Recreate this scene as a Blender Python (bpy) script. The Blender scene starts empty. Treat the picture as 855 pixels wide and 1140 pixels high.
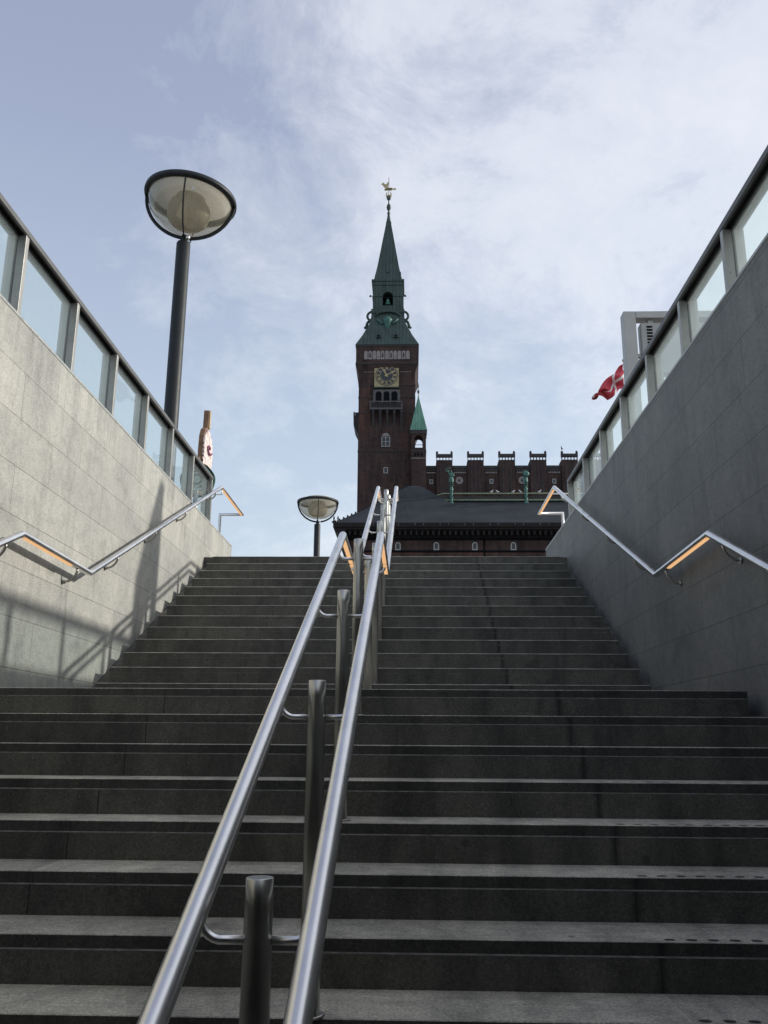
import bpy, math, random
from mathutils import Vector, Matrix, noise as mnoise
random.seed(7)
S = bpy.context.scene
COL = S.collection
R_ = math.radians

# ------------------------------------------------------------------ materials
class NT:
    def __init__(s, name):
        s.m = bpy.data.materials.new(name); s.m.use_nodes = True
        s.t = s.m.node_tree; s.t.nodes.clear()
        s.out = s.n('ShaderNodeOutputMaterial')
    def n(s, typ, props=None, **ins):
        nd = s.t.nodes.new(typ)
        for k, v in (props or {}).items(): setattr(nd, k, v)
        for k, v in ins.items():
            key = k.replace('_', ' ')
            sock = nd.inputs[int(k[1:])] if (k[0] == 'i' and k[1:].isdigit()) else nd.inputs[key]
            s.set(sock, v)
        return nd
    def set(s, sock, v):
        if isinstance(v, bpy.types.NodeSocket): s.t.links.new(v, sock)
        elif isinstance(v, bpy.types.Node): s.t.links.new(v.outputs[0], sock)
        else: sock.default_value = v
    def math(s, op, a, b=0.0, c=None, clamp=False):
        nd = s.n('ShaderNodeMath', {'operation': op, 'use_clamp': clamp})
        s.set(nd.inputs[0], a); s.set(nd.inputs[1], b)
        if c is not None: s.set(nd.inputs[2], c)
        return nd.outputs[0]
    def mix(s, f, a, b, mode='MIX'):
        nd = s.n('ShaderNodeMix', {'data_type': 'RGBA', 'blend_type': mode})
        s.set(nd.inputs[0], f); s.set(nd.inputs[6], a); s.set(nd.inputs[7], b)
        return nd.outputs[2]
    def ramp(s, f, stops):
        nd = s.n('ShaderNodeValToRGB'); cr = nd.color_ramp
        while len(cr.elements) < len(stops): cr.elements.new(0.5)
        for e, (p, c) in zip(cr.elements, stops):
            e.position = p; e.color = c if len(c) == 4 else (*c, 1)
        s.set(nd.inputs[0], f); return nd.outputs[0]
    def noise(s, vec, scale, detail=3, rough=.55, dist=0.0):
        return s.n('ShaderNodeTexNoise', None, Vector=vec, Scale=scale, Detail=detail, Roughness=rough, Distortion=dist).outputs[0]
    def pos(s): return s.n('ShaderNodeNewGeometry').outputs['Position']
    def mapv(s, vec, scale=(1, 1, 1), loc=(0, 0, 0)):
        nd = s.n('ShaderNodeMapping'); s.set(nd.inputs[0], vec)
        nd.inputs['Scale'].default_value = scale; nd.inputs['Location'].default_value = loc
        return nd.outputs[0]
    def bump(s, h, strength=.3, dist=.01):
        nd = s.n('ShaderNodeBump', None, Height=h, Strength=strength, Distance=dist)
        return nd.outputs[0]
    def bsdf(s, col, rough=.7, metal=0., normal=None, spec=.5, **kw):
        nd = s.n('ShaderNodeBsdfPrincipled')
        s.set(nd.inputs['Base Color'], col); s.set(nd.inputs['Roughness'], rough); s.set(nd.inputs['Metallic'], metal)
        s.set(nd.inputs['Specular IOR Level'], spec)
        for k, v in kw.items(): s.set(nd.inputs[k.replace('_', ' ')], v)
        if normal is not None: s.set(nd.inputs['Normal'], normal)
        return nd
    def done(s, sh):
        s.set(s.out.inputs[0], sh); return s.m
def c4(*c): return (*c, 1.0)

def mat_plain(name, col, rough=.6, metal=0., var=.25, scale=6., spec=.5, bump=0.):
    t = NT(name); p = t.pos()
    n = t.noise(p, scale, 5)
    f = t.math('MULTIPLY', t.math('SUBTRACT', n, .5), 2 * var)
    c = t.mix(1.0, c4(*col), t.ramp(t.math('ADD', n, 0), [(.25, (1 - var,) * 3), (.75, (1 + var,) * 3)]), 'MULTIPLY')
    r = t.math('ADD', rough - .08, t.math('MULTIPLY', t.noise(p, scale * 2.3, 4), .16))
    nm = t.bump(t.noise(p, scale * 12, 3), bump, .01) if bump else None
    return t.done(t.bsdf(c, r, metal, nm, spec))

def speckle(t, p, col, amp=1.0, fine=260.):
    """granite: grains of two sizes, cloudy blotches, pale flecks"""
    g1 = t.noise(p, fine, 2, .7); g2 = t.noise(p, fine * .36, 3, .7); b = t.noise(p, 1.7, 5, .6); b2 = t.noise(p, 14., 4, .6)
    c = t.mix(1.0, c4(*col), t.ramp(g1, [(.30, (1 - .38 * amp,) * 3), (.70, (1 + .38 * amp,) * 3)]), 'MULTIPLY')
    c = t.mix(1.0, c, t.ramp(g2, [(.32, (1 - .22 * amp,) * 3), (.68, (1 + .25 * amp,) * 3)]), 'MULTIPLY')
    c = t.mix(1.0, c, t.ramp(b, [(.3, (.82, .83, .84)), (.7, (1.14, 1.13, 1.10))]), 'MULTIPLY')
    c = t.mix(1.0, c, t.ramp(b2, [(.3, (.90, .90, .90)), (.7, (1.08, 1.08, 1.07))]), 'MULTIPLY')
    fl = t.n('ShaderNodeTexVoronoi', {'feature': 'F1'}, Vector=p, Scale=38.)
    fm = t.math('LESS_THAN', fl.outputs['Distance'], t.math('MULTIPLY', t.noise(p, 9., 1), .22))
    c = t.mix(t.math('MULTIPLY', fm, .40 * amp), c, c4(*(min(1, x * 2.1 + .04) for x in col)))
    return c, g1

def mat_wall(name, col, zoff, row, yoff):
    t = NT(name); p = t.pos()
    sx = t.n('ShaderNodeSeparateXYZ', None, Vector=p)
    y = t.math('ADD', sx.outputs[1], yoff); z = t.math('ADD', sx.outputs[2], zoff)
    v = t.n('ShaderNodeCombineXYZ', None, X=y, Y=z)
    br = t.n('ShaderNodeTexBrick', {'offset': .5, 'offset_frequency': 2, 'squash': 1.0}, Vector=v, Scale=1.0, Mortar_Size=.0034, Mortar_Smooth=.25, Bias=0., Brick_Width=1.077, Row_Height=row)
    br.inputs['Color1'].default_value = (.93, .93, .935, 1); br.inputs['Color2'].default_value = (1.06, 1.06, 1.05, 1); br.inputs['Mortar'].default_value = (.56, .55, .53, 1)
    c, g = speckle(t, p, col)
    c = t.mix(1.0, c, br.outputs['Color'], 'MULTIPLY')
    # vertical water stains
    st = t.noise(t.mapv(p, (1, 3.2, .6)), 1.1, 6, .68, .9)
    c = t.mix(1.0, c, t.ramp(st, [(.30, (.80, .80, .81)), (.46, (1, 1, 1)), (1, (1.02, 1.02, 1.02))]), 'MULTIPLY')
    sm = t.noise(p, 2.6, 6, .7, 1.2)
    c = t.mix(1.0, c, t.ramp(sm, [(.33, (.80, .81, .81)), (.46, (1, 1, 1))]), 'MULTIPLY')
    # grime running down from under the coping, stronger in some places than others
    top = t.math('MULTIPLY', t.math('SUBTRACT', sx.outputs[2], 2.05), 1.9, clamp=True)
    run = t.ramp(t.noise(t.mapv(p, (1, 7., .35)), 1.3, 5, .7, .3), [(.46, (0, 0, 0)), (.62, (1, 1, 1))])
    c = t.mix(t.math('MULTIPLY', t.math('MULTIPLY', top, run), .22), c, c4(.05, .05, .047))
    h = t.math('SUBTRACT', t.math('MULTIPLY', g, .25), t.math('MULTIPLY', br.outputs['Fac'], 1.4))
    return t.done(t.bsdf(c, .62, 0., t.bump(h, .35, .003), .4))

def mat_stair(name, col, joints=True, spec=.35, rough=.6, ledge=1.0):
    t = NT(name); p = t.pos(); ge = t.n('ShaderNodeNewGeometry')
    sx = t.n('ShaderNodeSeparateXYZ', None, Vector=p)
    c, g = speckle(t, p, col, 1.1, 230.)
    if joints:
        stp = t.math('FLOOR', t.math('ADD', t.math('MULTIPLY', sx.outputs[1], 1 / .3148), .14))
        sh = t.math('MULTIPLY', t.math('SINE', t.math('MULTIPLY', stp, 12.9)), .02)
        u = t.math('MODULO', t.math('ADD', t.math('ADD', sx.outputs[0], sh), 22 - .8 + 1.1), 2.2)
        d = t.math('ABSOLUTE', t.math('SUBTRACT', u, 1.1))
        ln = t.math('LESS_THAN', d, .0025)
        w = t.math('MULTIPLY', t.noise(t.mapv(p, (30, 3, 9)), 1.0, 3), .055)
        stn = t.math('SUBTRACT', 1.0, t.math('DIVIDE', d, w), clamp=True)
        stn = t.math('MULTIPLY', stn, t.math('GREATER_THAN', sx.outputs[0], 0.))
        sn = t.n('ShaderNodeSeparateXYZ', None, Vector=ge.outputs['Normal'])
        up = t.math('GREATER_THAN', sn.outputs[2], .6); fr_ = t.math('SUBTRACT', 1.0, up)
        c = t.mix(t.math('MULTIPLY', t.math('MULTIPLY', stn, .75), fr_), c, c4(.012, .012, .012))
        c = t.mix(t.math('MULTIPLY', ln, fr_), c, c4(.02, .02, .02))
        c = t.mix(t.math('MULTIPLY', t.math('MULTIPLY', ln, up), .45), c, c4(.5, .5, .48))
        # trodden-in gum, grit and stains on the treads, chips and runs on the risers
        vo = t.n('ShaderNodeTexVoronoi', {'feature': 'F1'}, Vector=p, Scale=7.5)
        sel = t.n('ShaderNodeSeparateXYZ', None, Vector=vo.outputs['Color'])
        gum = t.math('MULTIPLY', t.math('LESS_THAN', vo.outputs['Distance'], t.math('MULTIPLY', sel.outputs[1], .13)), t.math('GREATER_THAN', sel.outputs[0], .62))
        c = t.mix(t.math('MULTIPLY', gum, .55), c, c4(.035, .034, .032))
        wear = t.noise(t.mapv(p, (1.6, 5., 1.)), 2.4, 7, .72, .8)
        c = t.mix(1.0, c, t.ramp(wear, [(.30, (.70, .70, .69)), (.50, (1, 1, 1)), (.70, (1.22, 1.21, 1.18))]), 'MULTIPLY')
        # each stone a little different, wet-looking patches
        cell = t.n('ShaderNodeTexWhiteNoise', {'noise_dimensions': '2D'}, Vector=t.n('ShaderNodeCombineXYZ', None, X=t.math('FLOOR', t.math('DIVIDE', t.math('ADD', sx.outputs[0], 21.2), 2.2)), Y=stp))
        c = t.mix(1.0, c, t.ramp(cell.outputs[0], [(0, (.82, .82, .83)), (1, (1.18, 1.17, 1.15))]), 'MULTIPLY')
    st = t.noise(t.mapv(p, (3.2, 1.0, .7)), 1.3, 6, .68, .6)
    c = t.mix(1.0, c, t.ramp(st, [(.34, (.66, .66, .67)), (.56, (1.08, 1.08, 1.07))]), 'MULTIPLY')
    r = t.math('ADD', rough - .1, t.math('MULTIPLY', t.noise(p, 7., 4), .2))
    return t.done(t.bsdf(c, r, 0., t.bump(g, .35, .002), spec))

def mat_steel(name, col=(.86, .85, .84), rough=.30, grain=(1, 40, 1), amt=.05):
    t = NT(name); p = t.n('ShaderNodeTexCoord').outputs['Object']
    g = t.noise(t.mapv(t.pos(), (260, 7, 7)), 1.0, 3, .6)
    b = t.noise(t.pos(), 5., 5, .6)
    sm = t.noise(t.pos(), 38., 5, .7)
    r = t.math('ADD', rough, t.math('ADD', t.math('MULTIPLY', t.math('SUBTRACT', g, .5), amt), t.math('MULTIPLY', t.math('SUBTRACT', b, .5), .22)))
    c = t.mix(1.0, c4(*col), t.ramp(b, [(.3, (.86, .86, .86)), (.7, (1.05, 1.05, 1.05))]), 'MULTIPLY')
    c = t.mix(1.0, c, t.ramp(sm, [(.27, (.62, .61, .59)), (.34, (1, 1, 1))]), 'MULTIPLY')
    return t.done(t.bsdf(c, r, 1.0))

def mat_emit(name, col, strength):
    t = NT(name)
    n = t.noise(t.pos(), 30., 2)
    e = t.n('ShaderNodeEmission', None, Color=c4(*col), Strength=t.math('MULTIPLY', strength, t.math('ADD', .9, t.math('MULTIPLY', n, .2))))
    return t.done(e)

def mat_glass_pane(name):
    t = NT(name); p = t.pos()
    tr = t.n('ShaderNodeBsdfTransparent', None, Color=c4(.93, .975, .965))
    n = t.noise(t.mapv(p, (1, 1, 2.5)), 2.2, 5, .6)
    tl = t.n('ShaderNodeBsdfTranslucent', None, Color=c4(.86, .93, .92))
    df = t.n('ShaderNodeBsdfDiffuse', None, Color=c4(.78, .84, .83))
    dirt = t.n('ShaderNodeMixShader', None, i0=.4, i1=tl, i2=df)
    a = t.n('ShaderNodeMixShader', None, i0=t.math('ADD', .07, t.math('MULTIPLY', n, .13)), i1=tr, i2=dirt)
    gl = t.n('ShaderNodeBsdfGlossy', None, Roughness=.02, Color=c4(1, 1, 1))
    fr = t.n('ShaderNodeFresnel', None, IOR=t.math('ADD', 1.45, t.math('MULTIPLY', t.n('ShaderNodeNewGeometry').outputs['Backfacing'], 1/1.45 - 1.45)))
    return t.done(t.n('ShaderNodeMixShader', None, i0=t.math('MULTIPLY', fr, .38), i1=a, i2=gl))

def mat_bowl(name):
    t = NT(name)
    tr = t.n('ShaderNodeBsdfTransparent', None, Color=c4(.86, .84, .78))
    gl = t.n('ShaderNodeBsdfGlossy', None, Roughness=.06, Color=c4(.9, .9, .88))
    fr = t.n('ShaderNodeFresnel', None, IOR=t.math('ADD', 1.5, t.math('MULTIPLY', t.n('ShaderNodeNewGeometry').outputs['Backfacing'], 1/1.5 - 1.5)))
    df = t.n('ShaderNodeBsdfDiffuse', None, Color=c4(.5, .48, .42)); tlb = t.n('ShaderNodeBsdfTranslucent', None, Color=c4(.6, .57, .48)); dm = t.n('ShaderNodeMixShader', None, i0=.6, i1=df, i2=tlb)
    a = t.n('ShaderNodeMixShader', None, i0=t.math('ADD', .26, t.math('MULTIPLY', t.noise(t.pos(), 4., 4), .22)), i1=tr, i2=dm)
    return t.done(t.n('ShaderNodeMixShader', None, i0=fr, i1=a, i2=gl))

def mat_cover(name, v=.62):
    t = NT(name)
    tl = t.n('ShaderNodeBsdfTranslucent', None, Color=c4(v, v * .95, v * .81)); df = t.n('ShaderNodeBsdfDiffuse', None, Color=c4(v * .85, v * .81, v * .69))
    return t.done(t.n('ShaderNodeMixShader', None, i0=t.math('ADD', .5, t.math('MULTIPLY', t.noise(t.pos(), 5., 4), .2)), i1=tl, i2=df))

def mat_brick(name, dark, light, bw=.25, rh=.085, band=None):
    """brick seen from far off: courses, blotches and weather streaks"""
    t = NT(name); p = t.pos(); ge = t.n('ShaderNodeNewGeometry')
    sx = t.n('ShaderNodeSeparateXYZ', None, Vector=p)
    v = t.n('ShaderNodeCombineXYZ', None, X=t.math('ADD', sx.outputs[0], sx.outputs[1]), Y=sx.outputs[2])
    br = t.n('ShaderNodeTexBrick', None, Vector=v, Scale=1.0, Mortar_Size=.008, Brick_Width=bw * 3, Row_Height=rh * 4)
    br.inputs['Color1'].default_value = (*dark, 1); br.inputs['Color2'].default_value = (*light, 1); br.inputs['Mortar'].default_value = (*(x * .8 for x in dark), 1)
    n = t.noise(t.mapv(p, (1, 1, .35)), .55, 6, .65, .5)
    c = t.mix(1.0, br.outputs[0], t.ramp(n, [(.30, (.55, .56, .60)), (.52, (1, 1, 1)), (.75, (1.45, 1.3, 1.25))]), 'MULTIPLY')
    ws = t.noise(t.mapv(p, (2.2, 2.2, .22)), 1.0, 4, .6)
    c = t.mix(1.0, c, t.ramp(ws, [(.35, (.72, .72, .74)), (.6, (1.08, 1.08, 1.08))]), 'MULTIPLY')
    return t.done(t.bsdf(c, .85, 0., None, .25))

def mat_copper(name, dark, light, seam=.62):
    """patinated standing-seam copper"""
    t = NT(name); p = t.pos()
    n = t.noise(t.mapv(p, (1, 1, .3)), 1.1, 6, .65, .5)
    c = t.ramp(n, [(.32, dark), (.68, light)])
    sx = t.n('ShaderNodeSeparateXYZ', None, Vector=p)
    u = t.math('ABSOLUTE', t.math('SUBTRACT', t.math('FRACT', t.math('DIVIDE', t.math('ADD', sx.outputs[0], 50.), seam)), .5))
    m = t.math('LESS_THAN', u, .10)
    c = t.mix(t.math('MULTIPLY', m, .55), c, c4(*(x * .35 for x in dark)))
    return t.done(t.bsdf(c, .6, 0., None, .35))

M = {}
M['wall_l'] = mat_wall('granite_cladding_lit', (.385, .382, .352), -.116, .3241, .49)  # sunlit copy of the one granite used for both walls
M['wall_r'] = mat_wall('granite_cladding_shaded', (.178, .178, .168), -.104, .3137, .05)  # same granite as the left wall, its shade darkened into the colour
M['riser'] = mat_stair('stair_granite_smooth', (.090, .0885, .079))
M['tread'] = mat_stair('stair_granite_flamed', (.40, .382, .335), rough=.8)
M['edge'] = mat_plain('worn_stone_arris', (.34, .35, .34), .6, 0, .35, 30.)
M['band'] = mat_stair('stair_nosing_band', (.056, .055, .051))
M['floor'] = mat_stair('concourse_floor_stone', (.09, .09, .085))
M['arris_up'] = mat_plain('worn_step_arris', (.30, .295, .265), .7, 0, .5, 9.)
M['arris'] = mat_plain('stone_arris', (.155, .152, .138), .7, 0, .6, 22.)
M['steel'] = mat_steel('brushed_stainless_steel')
M['steel_post'] = mat_steel('satin_stainless_post', (.50, .49, .455), .32)
M['frame'] = mat_plain('weathered_grey_metal', (.36, .352, .32), .42, .6, .12, 9.)
M['stone_mid'] = mat_plain('grey_facade_stone', (.095, .095, .10), .85, 0, .3, 1.6)
M['frame_dk'] = mat_plain('dark_grey_metal', (.12, .12, .115), .5, .3, .2, 9.)
M['gasket'] = mat_plain('black_rubber_gasket', (.015, .015, .016), .6)
M['pane'] = mat_glass_pane('balustrade_glass')
M['led'] = mat_emit('warm_light_strip', (1.0, .58, .28), .86)
M['post_black'] = mat_plain('black_green_lamp_paint', (.016, .020, .022), .5, .0, .3, 7., .3)
M['bowl'] = mat_bowl('lamp_bowl_glass')
M['reflector'] = mat_cover('lamp_cover_translucent', .56)
M['opal'] = mat_cover('opal_lamp_dome', .80)
M['brick'] = mat_brick('dark_red_brick', (.054, .038, .036), (.076, .048, .043))
M['brick_red'] = mat_brick('warm_red_brick', (.068, .041, .036), (.094, .052, .043))
M['stone'] = mat_plain('pale_facade_stone', (.26, .24, .23), .8, 0, .25, 2.5)
M['stone_dk'] = mat_plain('sooty_facade_stone', (.045, .043, .045), .85, 0, .35, 1.6)
M['black'] = mat_plain('dark_opening', (.008, .009, .012), .8, 0, .2, 1., .05)
M['copper_dk'] = mat_copper('dark_green_copper', (.032, .052, .050), (.060, .100, .088))
M['copper'] = mat_copper('green_copper_patina', (.10, .24, .18), (.17, .36, .28), .5)
M['bronze'] = mat_plain('verdigris_bronze', (.05, .145, .12), .6, .1, .5, 3.)
M['bronze_pale'] = mat_plain('pale_verdigris_rail', (.24, .29, .19), .6, 0, .25, 2.)
M['slate'] = mat_plain('dark_roof_sheet', (.029, .033, .040), .7, 0, .3, .45, .12)
M['eaves'] = mat_plain('tarred_eaves_timber', (.020, .018, .019), .8, 0, .3, 1.5, .2)
M['gold'] = mat_plain('gilding', (.46, .38, .20), .55, .2, .2, 3.)
M['gold_plate'] = mat_plain('dull_gilt_plate', (.33, .29, .16), .5, .3, .25, 2.)
M['navy'] = mat_plain('clock_face_blue_black', (.030, .034, .042), .5)
M['white_wood'] = mat_plain('white_window_frame', (.33, .345, .34), .6, 0, .1, 3.)
M['win_glass'] = mat_plain('dark_window_glass', (.02, .024, .028), .12, 0, .2, 1.)
M['paving'] = mat_plain('plaza_paving', (.24, .235, .225), .85, 0, .2, 1.2, bump=.1)
M['sign_metal'] = mat_plain('grey_painted_steel', (.40, .40, .38), .45, .3, .1, 3.)
M['sign_box'] = mat_plain('cabinet_steel', (.33, .33, .31), .4, .3, .1, 4.)
M['flag_red'] = mat_plain('red_flag_cloth', (.56, .06, .085), .85, 0, .12, 2.)
M['flag_white'] = mat_plain('white_flag_cloth', (.80, .79, .79), .85, 0, .05, 2.)
M['wood'] = mat_plain('brown_timber', (.22, .125, .07), .75, 0, .35, 9.)
M['wood_pale'] = mat_plain('pale_timber_edge', (.50, .36, .22), .75, 0, .25, 9.)
M['green_disc'] = mat_plain('dark_green_paint', (.012, .055, .034), .6, 0, .2, 5., .2)
M['green_ring'] = mat_plain('grey_green_ring_paint', (.24, .36, .31), .5, 0, .2, 5.)
M['pinkish'] = mat_plain('pink_white_board', (.72, .60, .56), .7, 0, .14, 14.)
M['plum'] = mat_plain('plum_emblem_paint', (.24, .06, .13), .6)
M['gull'] = mat_plain('white_grey_feathers', (.66, .66, .66), .8, 0, .1, 6.)

# ------------------------------------------------------------------ mesh builder
class MB:
    def __init__(s): s.v = []; s.f = []; s.sm = []; s.mi = []; s.cur = 0
    def add(s, vs, fs, smooth=False):
        o = len(s.v); s.v += [Vector(v) for v in vs]
        for f in fs: s.f.append([i + o for i in f]); s.sm.append(smooth); s.mi.append(s.cur)
    def box(s, x0, x1, y0, y1, z0, z1):
        s.add([(x0, y0, z0), (x1, y0, z0), (x1, y1, z0), (x0, y1, z0), (x0, y0, z1), (x1, y0, z1), (x1, y1, z1), (x0, y1, z1)],
              [(0, 3, 2, 1), (4, 5, 6, 7), (0, 1, 5, 4), (1, 2, 6, 5), (2, 3, 7, 6), (3, 0, 4, 7)])
    def frustum(s, cx, cy, hx0, hy0, z0, hx1, hy1, z1, cap=True):
        vs = [(cx + sx * h, cy + sy * k, z) for (h, k, z) in ((hx0, hy0, z0), (hx1, hy1, z1)) for sx, sy in ((-1, -1), (1, -1), (1, 1), (-1, 1))]
        fs = [(0, 1, 5, 4), (1, 2, 6, 5), (2, 3, 7, 6), (3, 0, 4, 7)]
        if cap: fs += [(3, 2, 1, 0), (4, 5, 6, 7)]
        s.add(vs, fs)
    def rings(s, rings, cap=True, smooth=True, closed=True):
        n = len(rings[0]); vs = [p for r in rings for p in r]; fs = []
        for i in range(len(rings) - 1):
            for j in range(n if closed else n - 1):
                a = i * n + j; b = i * n + (j + 1) % n; fs.append((a, b, b + n, a + n))
        s.add(vs, fs, smooth)
        if cap:
            s.add(rings[0], [tuple(range(n))[::-1]]); s.add(rings[-1], [tuple(range(n))])
    def lathe(s, prof, c, n=24, cap=True, a0=0.):
        rs = [[(c[0] + r * math.cos(a0 + 2 * math.pi * k / n), c[1] + r * math.sin(a0 + 2 * math.pi * k / n), c[2] + z) for k in range(n)] for r, z in prof]
        s.rings(rs, cap)
    def tube(s, pts, r, n=12, cap=True):
        prof = [(r * math.cos(2 * math.pi * k / n), r * math.sin(2 * math.pi * k / n)) for k in range(n)]
        s.sweep(pts, prof, cap)
    def sweep(s, pts, prof, cap=True, smooth=True, closed=False, up=(0, 0, 1)):
        """carry a cross-section along a path with mitred joints"""
        P = [Vector(p) for p in pts]; n = len(P)
        t0 = (P[1] - P[0]).normalized(); u = Vector(up)
        if abs(t0.dot(u)) > .95: u = Vector((0, 1, 0))
        side = t0.cross(u).normalized(); upv = side.cross(t0).normalized()
        ring = [P[0] + side * a + upv * b for a, b in prof]; rs = [ring]
        for i in range(1, n):
            t = (P[i] - P[i - 1]).normalized()
            nn = t if i == n - 1 else (t + (P[i + 1] - P[i]).normalized()).normalized()
            ring = [q + t * ((P[i] - q).dot(nn) / t.dot(nn)) for q in ring]; rs.append(ring)
        s.rings(rs, cap, smooth)
    def prism_y(s, poly, y0, y1):
        n = len(poly)
        s.add([(x, y0, z) for x, z in poly] + [(x, y1, z) for x, z in poly],
              [tuple(range(n)), tuple(range(2 * n - 1, n - 1, -1))] + [(i, i + n, (i + 1) % n + n, (i + 1) % n) for i in range(n)])
    def prism_x(s, poly, x0, x1):
        n = len(poly)
        s.add([(x0, y, z) for y, z in poly] + [(x1, y, z) for y, z in poly],
              [tuple(range(n)), tuple(range(2 * n - 1, n - 1, -1))] + [(i, i + n, (i + 1) % n + n, (i + 1) % n) for i in range(n)])
    def build(s, name, mats, parent=None, bevel=0., auto=35, recalc=True):
        me = bpy.data.meshes.new(name)
        off = Vector(parent.get('_o', (0, 0, 0))) if parent else Vector((0, 0, 0))
        me.from_pydata([v - off for v in s.v], [], s.f)
        for m in (mats if isinstance(mats, (list, tuple)) else [mats]): me.materials.append(m)
        me.polygons.foreach_set('use_smooth', s.sm); me.polygons.foreach_set('material_index', s.mi)
        if recalc:
            import bmesh
            b = bmesh.new(); b.from_mesh(me); bmesh.ops.remove_doubles(b, verts=b.verts, dist=1e-5)
            bmesh.ops.recalc_face_normals(b, faces=b.faces); b.to_mesh(me); b.free()
        me.update()
        o = bpy.data.objects.new(name, me); COL.objects.link(o)
        if parent:
            o.parent = parent; o['_o'] = tuple(off)
        if bevel:
            bm = o.modifiers.new('bevel', 'BEVEL'); bm.width = bevel; bm.segments = 2; bm.limit_method = 'ANGLE'; bm.angle_limit = R_(40)
        return o

def tag(o, label=None, cat=None, group=None, kind=None):
    if label: o['label'] = label
    if cat: o['category'] = cat
    if group: o['group'] = group
    if kind: o['kind'] = kind
    return o
def thing(name, label, cat, loc, group=None):
    o = bpy.data.objects.new(name, None); COL.objects.link(o); o.location = loc; o['_o'] = tuple(loc)
    o.empty_display_size = .2
    return tag(o, label, cat, group)
def copy_tree(o, parent=None):
    c = o.copy(); COL.objects.link(c)
    if parent: c.parent = parent
    for ch in [x for x in list(COL.objects) if x.parent == o]: copy_tree(ch, c)
    return c
def skin(name, joints, edges, mat, parent=None, loc=(0, 0, 0), sub=1):
    """a body grown as ONE surface round a skeleton; joints: {name:(x,y,z,r)}"""
    me = bpy.data.meshes.new(name); ks = list(joints)
    me.from_pydata([joints[k][:3] for k in ks], [(ks.index(a), ks.index(b)) for a, b in edges], [])
    me.materials.append(mat)
    o = bpy.data.objects.new(name, me); COL.objects.link(o); o.location = loc
    sm = o.modifiers.new('skin', 'SKIN'); sm.use_smooth_shade = True
    for i, k in enumerate(ks):
        r = joints[k][3]; me.skin_vertices[0].data[i].radius = (r, r)
    me.skin_vertices[0].data[0].use_root = True
    ss = o.modifiers.new('smooth', 'SUBSURF'); ss.levels = sub; ss.render_levels = sub
    if parent: o.parent = parent
    return o

# ------------------------------------------------------------------ camera (eye at the origin, z up, y along the stairs)
cam = bpy.data.cameras.new('camera'); co = bpy.data.objects.new('camera', cam); COL.objects.link(co)
yaw, pitch, roll, FPX = 0.0314, 0.2550, 0.0065, 977.04
cy, sy, cp, sp = math.cos(yaw), math.sin(yaw), math.cos(pitch), math.sin(pitch)
Fv = Vector((-sy * cp, cy * cp, sp)); R0 = Vector((cy, sy, 0)); U0 = R0.cross(Fv)
Rv = R0 * math.cos(roll) + U0 * math.sin(roll); Uv = -R0 * math.sin(roll) + U0 * math.cos(roll)
mw = Matrix.Identity(4)
for i in range(3): mw[i][0] = Rv[i]; mw[i][1] = Uv[i]; mw[i][2] = -Fv[i]
co.matrix_world = mw
cam.sensor_fit = 'HORIZONTAL'; cam.sensor_width = 36; cam.lens = FPX / 855 * 36
cam.clip_start = .05; cam.clip_end = 12000
S.camera = co

# ------------------------------------------------------------------ key dimensions (metres)
RISE, GO = .15, .3148
ZP = 2.2295                  # plaza level
YT = 10.7486                 # front edge of the top step
ZL = ZP - 13 * RISE          # landing
YL = 4.9954                  # front edge of the landing
K_ = 1.0455
XA, XB = -2.4867, 1.854      # ends of the steps
XL, XR = XA * K_, XB * K_    # side walls, a narrow sloping drain away
ZCL, ZCR = 2.6107 * K_, 2.5608 * K_    # tops of the side walls
YE = 11.85 * K_              # far end of the walls
YPORT = -.9                  # where the stair pit disappears under the plaza
ZFLOOR = ZL - 13 * RISE

# ------------------------------------------------------------------ ground
g = MB(); X = [-3000, XL - .30, XR + .30, 3000]; Y = [-3000, YPORT, YT + .3, 6000]
for i in range(3):
    for j in range(3):
        if i == 1 and j == 1: continue
        g.add([(X[i], Y[j], ZP - .004), (X[i + 1], Y[j], ZP - .004), (X[i + 1], Y[j + 1], ZP - .004), (X[i], Y[j + 1], ZP - .004)], [(0, 1, 2, 3)])
tag(g.build('ground', M['paving'], recalc=False), kind='structure')
g = MB(); g.box(XL - .29, XR + .29, -16, YPORT, ZP - .42, ZP - .02)
tag(g.build('ceiling', M['band']), kind='structure')
g = MB(); g.box(XL - .01, XR + .01, -16, YL - 12 * GO, ZFLOOR - .3, ZFLOOR)
tag(g.build('concourse_floor', M['floor']), kind='structure')
g = MB(); g.box(XL - .29, XR + .29, -16.3, -16.01, ZFLOOR - .3, ZP - .43)
tag(g.build('concourse_end', M['band']), kind='structure')

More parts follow.
